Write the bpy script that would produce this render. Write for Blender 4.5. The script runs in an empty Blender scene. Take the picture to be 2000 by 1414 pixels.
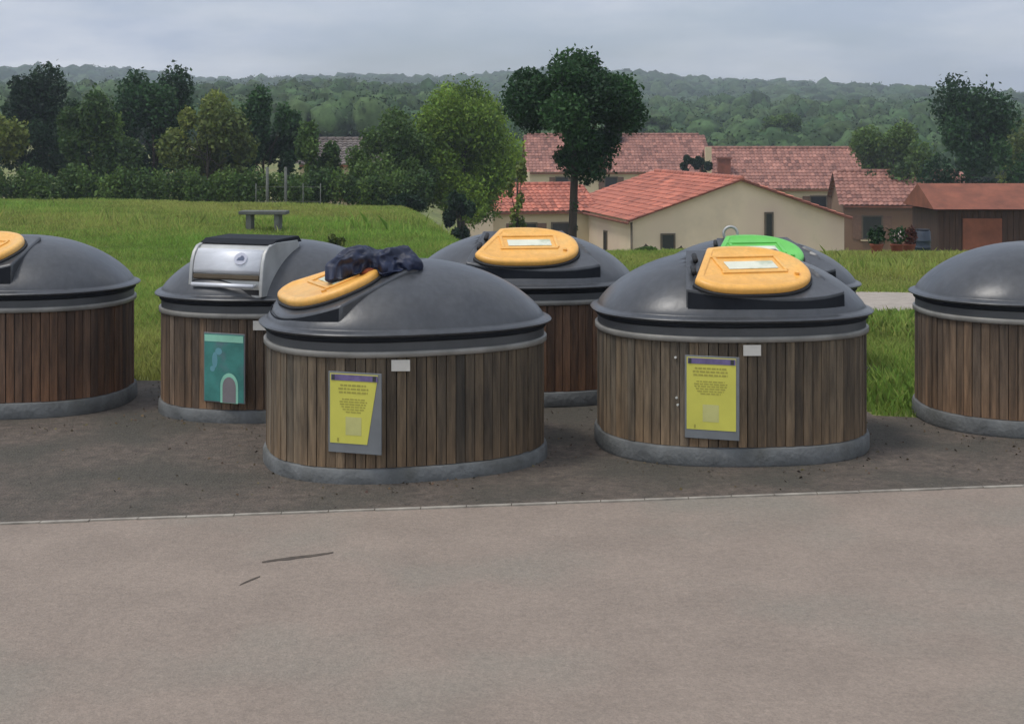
import bpy, bmesh, math, random
import numpy as np
from mathutils import Vector, Matrix, noise
from math import sin, cos, pi, radians as R

# ------------------------------------------------------------------ camera, sky, sun
scene = bpy.context.scene
C = scene.collection
CAM_H = 1.65
F_PX = 2700.0            # focal length in photo pixels (photo is 2000 wide)
HORIZON = 264.0
cam_d = bpy.data.cameras.new('camera'); cam = bpy.data.objects.new('camera', cam_d); C.objects.link(cam)
cam.location = (0, 0, CAM_H); cam.rotation_euler = (R(90), 0, 0)
cam_d.sensor_width = 36; cam_d.lens = 36 * F_PX / 2000
cam_d.shift_y = (HORIZON - 707) / 2000
cam_d.clip_start = 0.05; cam_d.clip_end = 6000
scene.camera = cam

SUN_EL, SUN_AZ = 64, -118   # azimuth measured from +y clockwise: from behind the camera on the left
world = bpy.data.worlds.new('World'); scene.world = world; world.use_nodes = True
nt = world.node_tree; nt.nodes.clear()
out = nt.nodes.new('ShaderNodeOutputWorld'); bg = nt.nodes.new('ShaderNodeBackground')
sky = nt.nodes.new('ShaderNodeTexSky'); sky.sky_type = 'NISHITA'; sky.sun_disc = False
sky.sun_elevation = R(SUN_EL); sky.sun_rotation = R(SUN_AZ); sky.air_density = 1.0; sky.dust_density = 2.0
tc = nt.nodes.new('ShaderNodeTexCoord'); mp = nt.nodes.new('ShaderNodeMapping')
mp.inputs['Scale'].default_value = (1.2, 1.2, 5.0)
nz = nt.nodes.new('ShaderNodeTexNoise'); nz.inputs['Scale'].default_value = 2.2; nz.inputs['Detail'].default_value = 7; nz.inputs['Roughness'].default_value = 0.55
rp = nt.nodes.new('ShaderNodeValToRGB'); rp.color_ramp.elements[0].position = 0.34; rp.color_ramp.elements[1].position = 0.62
rp.color_ramp.elements[0].color = (0.15,) * 3 + (1,); rp.color_ramp.elements[1].color = (1, 1, 1, 1)
mx = nt.nodes.new('ShaderNodeMix'); mx.data_type = 'RGBA'
mx.inputs[7].default_value = (6.6, 6.9, 7.4, 1)
nz2 = nt.nodes.new('ShaderNodeTexNoise'); nz2.inputs['Scale'].default_value = 5.0; nz2.inputs['Detail'].default_value = 8; nz2.inputs['Roughness'].default_value = 0.6
rp2 = nt.nodes.new('ShaderNodeValToRGB'); rp2.color_ramp.elements[0].position = 0.38; rp2.color_ramp.elements[1].position = 0.64
rp2.color_ramp.elements[0].color = (4.6, 5.2, 6.3, 1); rp2.color_ramp.elements[1].color = (8.2, 8.3, 8.5, 1)
nt.links.new(mp.outputs[0], nz2.inputs['Vector']); nt.links.new(nz2.outputs['Fac'], rp2.inputs[0]); nt.links.new(rp2.outputs[0], mx.inputs[7])
bg.inputs['Strength'].default_value = 0.105
nt.links.new(tc.outputs['Generated'], mp.inputs['Vector']); nt.links.new(mp.outputs[0], nz.inputs['Vector'])
nt.links.new(nz.outputs['Fac'], rp.inputs[0]); nt.links.new(rp.outputs[0], mx.inputs[0])
nt.links.new(sky.outputs[0], mx.inputs[6]); nt.links.new(mx.outputs[2], bg.inputs[0]); nt.links.new(bg.outputs[0], out.inputs[0])

sun_d = bpy.data.lights.new('sun', 'SUN'); sun = bpy.data.objects.new('sun', sun_d); C.objects.link(sun)
sun_d.energy = 1.2; sun_d.angle = R(14); sun_d.color = (1.0, 0.965, 0.91)
az, el = R(SUN_AZ), R(SUN_EL)
to_sun = Vector((sin(az) * cos(el), cos(az) * cos(el), sin(el)))
sun.rotation_euler = to_sun.to_track_quat('Z', 'Y').to_euler(); sun.location = to_sun * 40

scene.view_settings.view_transform = 'Standard'; scene.view_settings.look = 'None'
scene.view_settings.exposure = 0.62; scene.view_settings.gamma = 1
scene.cycles.max_bounces = 6; scene.cycles.transparent_max_bounces = 8

rnd = random.Random(7)
nprng = np.random.default_rng(11)

def P(px, py, d):
    return Vector(((px - 1000) * d / F_PX, d, CAM_H - (py - HORIZON) * d / F_PX))

# ------------------------------------------------------------------ materials
def srgb(r, g, b):
    f = lambda c: (c / 255 / 12.92) if c / 255 <= 0.04045 else ((c / 255 + 0.055) / 1.055) ** 2.4
    return (f(r), f(g), f(b))

def mat(name, col, rough=0.7, metal=0.0, vary=0.15, scale=8.0, stretch=(1, 1, 1), bump=0.0, bump_scale=40.0, attr=None, spec=0.5,
        translucent=0.0, col2=None, patch=None, patch_scale=1.5, patch_lo=0.5, patch_hi=0.65, coords='Object', grain=0.0, grain_scale=160, streak=0.0):
    m = bpy.data.materials.new(name); m.use_nodes = True
    n = m.node_tree.nodes; l = m.node_tree.links
    b = n['Principled BSDF']
    b.inputs['Roughness'].default_value = rough; b.inputs['Metallic'].default_value = metal
    b.inputs['Specular IOR Level'].default_value = spec
    t = n.new('ShaderNodeTexCoord'); mpp = n.new('ShaderNodeMapping'); mpp.inputs['Scale'].default_value = stretch
    l.new(t.outputs[coords], mpp.inputs['Vector'])
    z = n.new('ShaderNodeTexNoise'); z.inputs['Scale'].default_value = scale; z.inputs['Detail'].default_value = 8; z.inputs['Roughness'].default_value = 0.6
    l.new(mpp.outputs[0], z.inputs['Vector'])
    r = n.new('ShaderNodeValToRGB')
    c1 = tuple(c * (1 - vary) for c in col); c2 = col2 or tuple(min(1, c * (1 + vary)) for c in col)
    r.color_ramp.elements[0].color = (*c1, 1); r.color_ramp.elements[1].color = (*c2, 1)
    r.color_ramp.elements[0].position = 0.32; r.color_ramp.elements[1].position = 0.68
    l.new(z.outputs['Fac'], r.inputs[0]); cur = r.outputs[0]
    if patch:
        z2 = n.new('ShaderNodeTexNoise'); z2.inputs['Scale'].default_value = patch_scale; z2.inputs['Detail'].default_value = 5
        l.new(mpp.outputs[0], z2.inputs['Vector'])
        r2 = n.new('ShaderNodeValToRGB'); r2.color_ramp.elements[0].position = patch_lo; r2.color_ramp.elements[1].position = patch_hi
        l.new(z2.outputs['Fac'], r2.inputs[0])
        mm = n.new('ShaderNodeMix'); mm.data_type = 'RGBA'; mm.inputs[7].default_value = (*patch, 1)
        l.new(r2.outputs[0], mm.inputs[0]); l.new(cur, mm.inputs[6]); cur = mm.outputs[2]
    if grain:
        for gs, ga in ((grain_scale, grain), (grain_scale * .3, grain * .7)):
            zg = n.new('ShaderNodeTexNoise'); zg.inputs['Scale'].default_value = gs; zg.inputs['Detail'].default_value = 2
            l.new(t.outputs[coords], zg.inputs['Vector'])
            mr = n.new('ShaderNodeMapRange'); mr.inputs[1].default_value = .3; mr.inputs[2].default_value = .7; mr.inputs[3].default_value = 1 - ga; mr.inputs[4].default_value = 1 + ga
            l.new(zg.outputs['Fac'], mr.inputs[0])
            vm = n.new('ShaderNodeVectorMath'); vm.operation = 'SCALE'; l.new(cur, vm.inputs[0]); l.new(mr.outputs[0], vm.inputs['Scale']); cur = vm.outputs[0]
    if streak:
        ms_ = n.new('ShaderNodeMapping'); ms_.inputs['Scale'].default_value = (30, 30, 2.0); l.new(t.outputs[coords], ms_.inputs['Vector'])
        zg = n.new('ShaderNodeTexNoise'); zg.inputs['Scale'].default_value = 1.0; zg.inputs['Detail'].default_value = 6; l.new(ms_.outputs[0], zg.inputs['Vector'])
        mr = n.new('ShaderNodeMapRange'); mr.inputs[1].default_value = .35; mr.inputs[2].default_value = .7; mr.inputs[3].default_value = 1 - streak; mr.inputs[4].default_value = 1 + streak
        l.new(zg.outputs['Fac'], mr.inputs[0])
        vm = n.new('ShaderNodeVectorMath'); vm.operation = 'SCALE'; l.new(cur, vm.inputs[0]); l.new(mr.outputs[0], vm.inputs['Scale']); cur = vm.outputs[0]
    if attr:
        a = n.new('ShaderNodeAttribute'); a.attribute_name = attr
        mm = n.new('ShaderNodeMix'); mm.data_type = 'RGBA'; mm.blend_type = 'MULTIPLY'; mm.inputs[0].default_value = 1
        l.new(cur, mm.inputs[6]); l.new(a.outputs['Color'], mm.inputs[7]); cur = mm.outputs[2]
    l.new(cur, b.inputs['Base Color'])
    if bump:
        z3 = n.new('ShaderNodeTexNoise'); z3.inputs['Scale'].default_value = bump_scale; z3.inputs['Detail'].default_value = 6
        l.new(mpp.outputs[0], z3.inputs['Vector'])
        bn = n.new('ShaderNodeBump'); bn.inputs['Strength'].default_value = bump; bn.inputs['Distance'].default_value = 0.02
        l.new(z3.outputs['Fac'], bn.inputs['Height']); l.new(bn.outputs[0], b.inputs['Normal'])
    if translucent:
        tr = n.new('ShaderNodeBsdfTranslucent'); l.new(cur, tr.inputs['Color'])
        ms = n.new('ShaderNodeMixShader'); ms.inputs[0].default_value = translucent
        l.new(b.outputs[0], ms.inputs[1]); l.new(tr.outputs[0], ms.inputs[2]); l.new(ms.outputs[0], n['Material Output'].inputs[0])
    return m

M = {}
M['plastic'] = mat('dark_grey_plastic', (0.050, 0.053, 0.058), 0.35, vary=0.18, scale=3.5, grain=0.05, grain_scale=60, streak=0.12, bump=0.10, bump_scale=14, patch=(0.068, 0.069, 0.070), patch_scale=2.4, patch_lo=0.52, patch_hi=0.75)
M['plastic_dark_and_shade'] = mat('charcoal_plastic_and_shade', (0.010, 0.012, 0.016), 0.7, vary=0.2, scale=6, spec=0.2)  # dark plastic parts, and painted shade under the lip and on the platform front
M['collar'] = mat('grey_collar_plastic', (0.060, 0.062, 0.063), 0.55, vary=0.2, scale=5, stretch=(1, 1, 0.4))
M['galv'] = mat('weathered_galvanised_steel', (0.24, 0.23, 0.205), 0.5, metal=0.35, vary=0.25, scale=6)
M['concrete'] = mat('grey_base_ring', (0.140, 0.145, 0.142), 0.85, vary=0.3, scale=7, bump=0.35, bump_scale=45, patch=(0.085, 0.085, 0.075), patch_scale=3, patch_lo=0.5, patch_hi=0.7)
M['liner'] = mat('black_liner', (0.012, 0.011, 0.010), 0.9)
M['wood_a'] = mat('weathered_timber_slats', (0.132, 0.096, 0.060), 0.8, vary=0.42, scale=13, stretch=(3.2, 3.2, 0.35), bump=0.4, bump_scale=30, attr='tint', streak=.28)
M['wood_b'] = mat('brown_timber_slats', (0.120, 0.078, 0.048), 0.8, vary=0.42, scale=13, stretch=(3.2, 3.2, 0.35), bump=0.4, bump_scale=30, attr='tint', streak=.28)
M['wood_c'] = mat('reddish_timber_slats', (0.125, 0.066, 0.036), 0.8, vary=0.42, scale=13, stretch=(3.2, 3.2, 0.35), bump=0.4, bump_scale=30, attr='tint', streak=.28)
M['yellow'] = mat('orange_yellow_lid', (0.80, 0.41, 0.085), 0.42, vary=0.07, scale=5, grain=0.05, grain_scale=70, streak=.05, patch=(0.72, 0.46, 0.16), patch_scale=3.2, patch_lo=0.5, patch_hi=0.8)
M['green'] = mat('green_lid', (0.13, 0.50, 0.085), 0.42, vary=0.10, scale=5)
M['sticker'] = mat('pale_sticker', (0.68, 0.68, 0.54), 0.5, vary=0.08, scale=14, patch=(0.45, 0.50, 0.36), patch_scale=11, patch_lo=0.5, patch_hi=0.65)
M['board'] = mat('grey_board', (0.155, 0.165, 0.17), 0.6, vary=0.12, scale=8)
M['poster'] = mat('yellow_poster', (0.56, 0.53, 0.085), 0.55, vary=0.06, scale=7)
M['ink'] = mat('olive_print', (0.33, 0.30, 0.05), 0.6, vary=0.1)
M['violet'] = mat('violet_print', (0.13, 0.10, 0.22), 0.6, vary=0.3, scale=20)
M['pale_print'] = mat('pale_print', (0.47, 0.455, 0.17), 0.6, vary=0.1)
M['black_print'] = mat('dark_print', (0.03, 0.035, 0.035), 0.6)
M['teal'] = mat('teal_poster', (0.045, 0.205, 0.175), 0.5, vary=0.25, scale=9, patch=(0.10, 0.17, 0.19), patch_scale=5, patch_lo=0.5, patch_hi=0.62)
M['mint'] = mat('mint_print', (0.24, 0.52, 0.38), 0.5, vary=0.15)
M['pale_blue'] = mat('pale_blue_print', (0.12, 0.30, 0.34), 0.5, vary=0.1)
M['mauve'] = mat('mauve_print', (0.19, 0.17, 0.175), 0.5, vary=0.1)
M['plate'] = mat('pale_plate', (0.50, 0.48, 0.43), 0.5, vary=0.1, scale=15)
M['steel'] = mat('brushed_steel', (0.66, 0.67, 0.69), 0.55, metal=0.45, vary=0.10, scale=5, stretch=(0.3, 4, 4))
M['steel_dull'] = mat('dull_steel', (0.42, 0.42, 0.40), 0.5, metal=0.4, vary=0.2, scale=5)
M['black'] = mat('black_rubber', (0.012, 0.012, 0.013), 0.7)
M['bag'] = mat('navy_plastic_film', (0.006, 0.012, 0.038), 0.55, vary=0.4, scale=9, bump=0.15, bump_scale=18)
M['bag_tie'] = mat('rust_red_cloth', (0.30, 0.075, 0.03), 0.8)
M['screw'] = mat('bright_screw', (0.6, 0.6, 0.55), 0.4, metal=0.3)
M['road'] = mat('pale_road', (0.250, 0.198, 0.156), 0.9, vary=0.11, scale=2.2, grain=0.12, grain_scale=130, bump=0.4, bump_scale=120, patch=(0.225, 0.195, 0.155), patch_scale=0.9)
M['pad'] = mat('brown_grey_paving', (0.112, 0.088, 0.068), 0.92, vary=0.30, scale=14, grain=0.24, grain_scale=110, bump=0.8, bump_scale=90, patch=(0.075, 0.066, 0.050), patch_scale=1.7, patch_lo=0.42, patch_hi=0.62)
M['edge'] = mat('pale_edge_strip', (0.29, 0.26, 0.215), 0.85, vary=0.35, scale=9)
M['tar'] = mat('tar_streak', (0.075, 0.058, 0.043), 0.9, vary=0.3, scale=30)
M['path'] = mat('pale_gravel_path', (0.33, 0.285, 0.235), 0.95, vary=0.15, scale=9, bump=0.4)
M['soil'] = mat('grassy_soil', (0.15, 0.17, 0.045), 0.95, vary=0.4, scale=1.6, patch=(0.18, 0.165, 0.055), patch_scale=0.25, patch_lo=0.45, patch_hi=0.65, bump=0.5, bump_scale=12)
M['grass'] = mat('grass_blades', (0.42, 0.47, 0.080), 0.75, vary=0.05, attr='tint', translucent=0.5, spec=0.2)
M['render'] = mat('beige_render', (0.70, 0.56, 0.40), 0.9, vary=0.12, scale=0.7, patch=(0.64, 0.49, 0.37), patch_scale=0.35, bump=0.1)
M['render2'] = mat('cream_render', (0.58, 0.47, 0.30), 0.9, vary=0.08, scale=0.5)
M['render3'] = mat('brown_render', (0.20, 0.115, 0.065), 0.9, vary=0.1, scale=0.5)
M['tile'] = mat('salmon_roof_tiles', (0.43, 0.140, 0.088), 0.85, vary=0.16, scale=1.2, attr='tint')
M['tile2'] = mat('dusty_pink_roof_tiles', (0.30, 0.138, 0.102), 0.85, vary=0.12, scale=0.8, attr='tint')
M['tile3'] = mat('grey_brown_roof_tiles', (0.13, 0.105, 0.09), 0.85, vary=0.15, scale=0.8, attr='tint')
M['fascia'] = mat('terracotta_fascia', (0.20, 0.065, 0.035), 0.8, vary=0.3, scale=3)
M['dark_wood'] = mat('dark_brown_planks', (0.055, 0.028, 0.018), 0.85, vary=0.4, scale=6, stretch=(4, 4, 0.4))
M['frame_w'] = mat('brown_window_frame', (0.10, 0.075, 0.045), 0.7)
M['shutter'] = mat('brown_shutter', (0.16, 0.085, 0.05), 0.7, vary=.2)
M['glass'] = mat('dark_window_glass', (0.020, 0.022, 0.022), 0.15, vary=0.2)
M['bark'] = mat('dark_bark', (0.045, 0.034, 0.024), 0.95, vary=0.4, scale=6, stretch=(2, 2, 0.5), bump=0.5, bump_scale=12)
M['post'] = mat('grey_post', (0.10, 0.105, 0.09), 0.8, vary=0.3)
M['terracotta'] = mat('terracotta_pot', (0.26, 0.075, 0.045), 0.8, vary=0.2)
M['blue'] = mat('slate_blue_plastic', (0.022, 0.032, 0.05), 0.5, vary=0.2)
def leafmat(name, col):
    return mat(name, col, 0.6, vary=0.1, scale=2, attr='tint', translucent=0.3, spec=0.3)
M['leaf_bright'] = leafmat('bright_green_leaves', (0.165, 0.270, 0.036))
M['leaf_dark'] = leafmat('dark_green_leaves', (0.028, 0.078, 0.022))
M['leaf_mid'] = leafmat('mid_green_leaves', (0.080, 0.145, 0.034))
M['leaf_olive'] = leafmat('olive_leaves', (0.135, 0.18, 0.042))
M['leaf_deep'] = leafmat('deep_green_leaves', (0.016, 0.045, 0.015))
M['leaf_red'] = leafmat('purple_red_leaves', (0.085, 0.028, 0.018))
M['flower'] = mat('pale_flowers', (0.55, 0.42, 0.40), 0.7, vary=0.2)
M['hill'] = mat('wooded_hills', (0.040, 0.075, 0.045), 0.95, vary=0.5, scale=0.035, col2=(0.085, 0.125, 0.065), patch=(0.03, 0.058, 0.045), patch_scale=0.008, patch_lo=0.4, patch_hi=0.6, bump=0)

# ------------------------------------------------------------------ helpers
def tag(o, label=None, cat=None, group=None, kind=None):
    if label: o['label'] = label
    if cat: o['category'] = cat
    if group: o['group'] = group
    if kind: o['kind'] = kind
    return o

def empty(name, loc=(0, 0, 0), rz=0.0):
    o = bpy.data.objects.new(name, None); C.objects.link(o); o.location = loc; o.rotation_euler = (0, 0, rz)
    o.empty_display_size = 0.2
    return o

class MB:
    def __init__(s): s.v = []; s.f = []; s.t = []
    def add(s, vs, fs, tint=None):
        k = len(s.v); s.v += [tuple(v) for v in vs]; s.f += [tuple(i + k for i in f) for f in fs]
        s.t += [tint or (1, 1, 1)] * len(vs)
        return s
    def box(s, c, d, M4=None, tint=None):
        x, y, z = (q / 2 for q in d)
        vs = [Vector((c[0] + i * x, c[1] + j * y, c[2] + k * z)) for i in (-1, 1) for j in (-1, 1) for k in (-1, 1)]
        if M4: vs = [M4 @ v for v in vs]
        return s.add(vs, [(0, 1, 3, 2), (4, 6, 7, 5), (0, 4, 5, 1), (2, 3, 7, 6), (0, 2, 6, 4), (1, 5, 7, 3)], tint)
    def prism(s, pts, vec, M4=None, tint=None):
        """closed polygon pts (3d) extruded by vec"""
        n = len(pts); vec = Vector(vec)
        vs = [Vector(p) for p in pts] + [Vector(p) + vec for p in pts]
        if M4: vs = [M4 @ v for v in vs]
        fs = [tuple(range(n))[::-1], tuple(range(n, 2 * n))] + [(i, (i + 1) % n, (i + 1) % n + n, i + n) for i in range(n)]
        return s.add(vs, fs, tint)
    def tube(s, pts, rs, n=8, M4=None, cap=True, tint=None):
        pts = [Vector(p) for p in pts]
        if not hasattr(rs, '__len__'): rs = [rs] * len(pts)
        vs = []; fs = []
        prev = None
        for i, p in enumerate(pts):
            d = (pts[min(i + 1, len(pts) - 1)] - pts[max(i - 1, 0)])
            d = d.normalized() if d.length > 1e-9 else Vector((0, 0, 1))
            if prev is None:
                a = d.orthogonal().normalized()
            else:
                a = (prev - d * prev.dot(d)); a = a.normalized() if a.length > 1e-6 else d.orthogonal().normalized()
            prev = a; b = d.cross(a)
            for k in range(n):
                t = 2 * pi * k / n; vs.append(p + (a * cos(t) + b * sin(t)) * rs[i])
        for i in range(len(pts) - 1):
            for k in range(n):
                fs.append((i * n + k, i * n + (k + 1) % n, (i + 1) * n + (k + 1) % n, (i + 1) * n + k))
        if cap:
            fs.append(tuple(range(n))[::-1]); fs.append(tuple(range((len(pts) - 1) * n, len(pts) * n)))
        if M4: vs = [M4 @ v for v in vs]
        return s.add(vs, fs, tint)
    def build(s, name, m, parent=None, smooth=False, bevel=0, angle=None):
        me = bpy.data.meshes.new(name); me.from_pydata(s.v, [], s.f); me.update()
        if any(t != (1, 1, 1) for t in s.t):
            a = me.color_attributes.new('tint', 'FLOAT_COLOR', 'POINT')
            a.data.foreach_set('color', np.array([(*t, 1) for t in s.t], dtype=np.float32).ravel())
        o = bpy.data.objects.new(name, me); C.objects.link(o)
        me.materials.append(m)
        bm = bmesh.new(); bm.from_mesh(me); bmesh.ops.recalc_face_normals(bm, faces=bm.faces); bm.to_mesh(me); bm.free()
        if smooth: me.polygons.foreach_set('use_smooth', [True] * len(me.polygons))
        if angle:
            me.polygons.foreach_set('use_smooth', [True] * len(me.polygons)); me.set_sharp_from_angle(angle=R(angle))
        if bevel:
            b = o.modifiers.new('bevel', 'BEVEL'); b.width = bevel; b.segments = 2; b.limit_method = 'ANGLE'; b.angle_limit = R(40)
        if parent: o.parent = parent
        return o

def np_mesh(name, verts, faces_idx, nper, m, tints=None, parent=None):
    """fast mesh: verts (N,3); faces_idx flat loop indices; nper = verts per face"""
    me = bpy.data.meshes.new(name); nv = len(verts); nl = len(faces_idx); nf = nl // nper
    me.vertices.add(nv); me.vertices.foreach_set('co', np.asarray(verts, dtype=np.float32).ravel())
    me.loops.add(nl); me.loops.foreach_set('vertex_index', np.asarray(faces_idx, dtype=np.int32))
    me.polygons.add(nf); me.polygons.foreach_set('loop_start', np.arange(0, nl, nper, dtype=np.int32))
    me.update(calc_edges=True)
    if tints is not None:
        a = me.color_attributes.new('tint', 'FLOAT_COLOR', 'POINT')
        t4 = np.ones((nv, 4), dtype=np.float32); t4[:, :3] = tints
        a.data.foreach_set('color', t4.ravel())
    o = bpy.data.objects.new(name, me); C.objects.link(o); me.materials.append(m)
    if parent: o.parent = parent
    return o

# ------------------------------------------------------------------ terrain
def ss(a, b, x):
    t = np.clip((x - a) / (b - a), 0, 1); return t * t * (3 - 2 * t)

def tz(x, y):
    x = np.asarray(x, dtype=float); y = np.asarray(y, dtype=float)
    yc = 17.6 + 12.9 * ss(0.2, 2.9, -x) + 0.12 * np.clip(-x - 3, 0, 60)
    drop = np.where(x < 0, 5 - 3.3 * ss(2, 12, -x - 0.05 * y * 0), 5)
    z = -drop * ss(0, 30, y - yc)
    z = z + 0.05 * np.clip(y - 70, 0, 200)
    z = z + 0.03 * np.sin(x * 0.7 + 1) * np.sin(y * 0.45) * ss(11, 16, y)
    return z

def hill_z(x, y):
    r = np.sqrt(x * x + y * y)
    base = 5 + 0.018 * np.clip(r - 260, 0, 900)
    ridge = 24 + 11 * np.sin(x * 0.0062 + 2.2) + 5 * np.sin(x * 0.017 + 0.5) + 2 * np.sin(x * .05) + 12 * ss(60, 520, x) + 8 * ss(100, 600, -x)
    k = ss(280, 900, r)
    return base * (1 - k) * 0.8 + k * ridge

def grid_sheet(name, xs, ys, zf, m, kind='structure'):
    X, Y = np.meshgrid(xs, ys); Z = zf(X, Y)
    v = np.stack([X, Y, Z], -1).reshape(-1, 3); nx, ny = len(xs), len(ys)
    i = np.arange(ny - 1)[:, None] * nx + np.arange(nx - 1)[None, :]
    f = np.stack([i, i + 1, i + nx + 1, i + nx], -1).reshape(-1)
    o = np_mesh(name, v, f, 4, m); o.data.polygons.foreach_set('use_smooth', [True] * len(o.data.polygons))
    tag(o, kind=kind); return o

gx = np.unique(np.concatenate([np.linspace(-30, 30, 121), np.linspace(-300, -30, 55), np.linspace(30, 300, 55), [-2500, -1200, -600, 600, 1200, 2500]]))
gy = np.unique(np.concatenate([np.linspace(10, 110, 151), np.linspace(110, 280, 35), [-60, -20, 0, 5, 8, 280, 600, 1500, 3000]]))
def ground_z(X, Y):
    z = tz(X, np.clip(Y, -60, 270))
    return z
grid_sheet('ground', gx, gy, ground_z, M['soil'])

def hills():
    xs = np.linspace(-900, 1100, 420); ys = np.linspace(290, 1300, 150)
    X, Y = np.meshgrid(xs, ys)
    Z = hill_z(X, Y) - 14 * ss(1150, 1300, Y)
    rr = np.random.default_rng(5)
    Z = Z + rr.normal(0, 0.9, Z.shape)
    v = np.stack([X + rr.normal(0, 1.2, X.shape), Y, Z], -1).reshape(-1, 3); nx, ny = len(xs), len(ys)
    i = np.arange(ny - 1)[:, None] * nx + np.arange(nx - 1)[None, :]
    f = np.stack([i, i + 1, i + nx + 1, i + nx], -1).reshape(-1)
    o = np_mesh('hills', v, f, 4, M['hill']); tag(o, kind='structure')
hills()

def flat_poly(name, pts, z, m, thick=0.004):
    b = MB(); b.add([(x, y, z) for x, y in pts], [tuple(range(len(pts)))])
    o = b.build(name, m); tag(o, kind='structure'); return o

# front edge of the bin pad: photo line (330,1013) -> (1540,968)
def front_y(x): 
    pa = (330 - 1000) * 5.95 / F_PX, 5.95; pb = (1540 - 1000) * 6.33 / F_PX, 6.33
    return pa[1] + (x - pa[0]) * (pb[1] - pa[1]) / (pb[0] - pa[0])
flat_poly('road', [(-25, -12), (25, -12), (25, front_y(25)), (-25, front_y(-25))], 0.004, M['road'])
PAD = [(-25, front_y(-25)), (25, front_y(25)), (25, 11.5), (4.2, 8.4), (2.6, 7.98), (2.12, 8.1), (2.05, 8.9), (2.6, 9.6), (2.3, 10.4), (1.2, 10.5), (-0.9, 10.0), (-1.4, 9.35), (-2.4, 9.25), (-4.0, 9.35), (-25, 11)]
flat_poly('paving', PAD, 0.008, M['pad'])
b = MB(); n = 120
for i in range(n):
    x0 = -12 + 24 * i / n; x1 = -12 + 24 * (i + 1) / n - 0.004
    w = 0.017 + rnd.uniform(-.004, .006)
    b.prism([(x0, front_y(x0) - w, 0), (x1, front_y(x1) - w, 0), (x1, front_y(x1) + .005, 0), (x0, front_y(x0) + .005, 0)], (0, 0, 0.0105))
tag(b.build('edging_strip', M['edge']), kind='structure')
# tar streaks in the road surface
def streak(pts, w, z=0.0055):
    b = MB(); L = []; Rr = []
    for i, (px, py) in enumerate(pts):
        d = CAM_H * F_PX / (py - HORIZON); x = (px - 1000) * d / F_PX
        ww = w * (0.35 + 0.65 * sin(pi * (i + 0.5) / len(pts))) * rnd.uniform(.75, 1.2)
        L.append((x, d - ww, z)); Rr.append((x, d + ww, z))
    k = len(L); b.add(L + Rr, [(i, i + 1, k + i + 1, k + i) for i in range(k - 1)])
    tag(b.build('road_crack', M['tar']), kind='structure')
streak([(512, 1100), (525, 1098), (545, 1095), (565, 1093), (585, 1090), (605, 1088), (625, 1085), (640, 1083), (651, 1081)], 0.020)
streak([(468, 1145), (478, 1140), (490, 1135), (500, 1131), (508, 1128)], 0.016)

def path():
    xs = np.linspace(0.6, 22, 60)
    def yf(x): return 12.5 + 0.012 * (x - 4) ** 2 + 0.25 * np.sin(x * 0.6)
    v = [(x, yf(x), tz(x, yf(x)) + 0.03) for x in xs] + [(x, yf(x) + 1.6, tz(x, yf(x) + 1.6) + 0.03) for x in xs]
    k = len(xs); b = MB(); b.add(v, [(i, i + 1, k + i + 1, k + i) for i in range(k - 1)])
    tag(b.build('path', M['path']), kind='structure')
    return yf
path_y = path()

# ------------------------------------------------------------------ grass (uncountable)
def inpoly(x, y, poly):
    r = np.zeros(len(x), bool); n = len(poly); j = n - 1
    for i in range(n):
        xi, yi = poly[i]; xj, yj = poly[j]
        c = ((yi > y) != (yj > y)) & (x < (xj - xi) * (y - yi) / (yj - yi + 1e-12) + xi)
        r ^= c; j = i
    return r

def field(x, y, f, s):
    rr = np.random.default_rng(s); v = np.zeros(len(x))
    for k in range(5):
        a, b_, c = rr.uniform(-1, 1), rr.uniform(-1, 1), rr.uniform(0, 6.28)
        v += np.sin((x * a + y * b_) * f * (1.6 ** k) + c) / (1.3 ** k)
    return v / 2.6

def grass(name, n, xr, yr, h, w, seed, keep=None, persp=True):
    g = np.random.default_rng(seed)
    y = yr[0] + (yr[1] - yr[0]) * g.random(n) ** 0.85
    if persp: x = (g.random(n) * (xr[1] - xr[0]) + xr[0]) * y / yr[1]
    else: x = g.random(n) * (xr[1] - xr[0]) + xr[0]
    ok = ~inpoly(x, y, PAD) & (y > 7.9)
    py = path_y(x); ok &= ~((x > 0.5) & (y > py + 0.05) & (y < py + 1.55))
    if keep is not None: ok &= keep(x, y)
    x, y = x[ok], y[ok]; n = len(x); z = tz(x, y)
    clump = field(x, y, 2.2, 3); big = field(x, y, 0.5, 9)
    hh = h * (0.5 + 0.7 * g.random(n)) * (1 + 0.5 * clump) ; hh = np.clip(hh, h * .35, h * 2.4)
    a = g.random(n) * 2 * pi; dx, dy = np.cos(a), np.sin(a)
    ww = w * (0.6 + 0.8 * g.random(n)); lean = hh * (0.15 + 0.6 * g.random(n)); b2 = g.random(n) * 2 * pi
    base = np.stack([x, y, z], -1)
    off = np.stack([dx * ww, dy * ww, 0 * x], -1)
    mid = base + np.stack([np.cos(b2) * lean * .3, np.sin(b2) * lean * .3, hh * .6], -1)
    tip = base + np.stack([np.cos(b2) * lean, np.sin(b2) * lean, hh], -1)
    v = np.stack([base - off, base + off, mid + off * .7, tip, mid - off * .7], 1).reshape(-1, 3)
    i = np.arange(n)[:, None] * 5
    f = (i + np.array([0, 1, 2, 3, 4])[None]).reshape(-1)
    dry = np.clip(0.5 + 0.7 * big + 0.25 * g.normal(size=n), 0, 1)
    br = 0.62 + 0.55 * g.random(n) + 0.18 * clump
    t = np.stack([br * (0.58 + 0.40 * dry), br * (0.86 + 0.04 * dry), br * (0.90 + 0.6 * dry)], -1)
    t = np.repeat(t, 5, axis=0)
    o = np_mesh(name, v, f, 5, M['grass'], t); tag(o, kind='stuff'); return o
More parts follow.
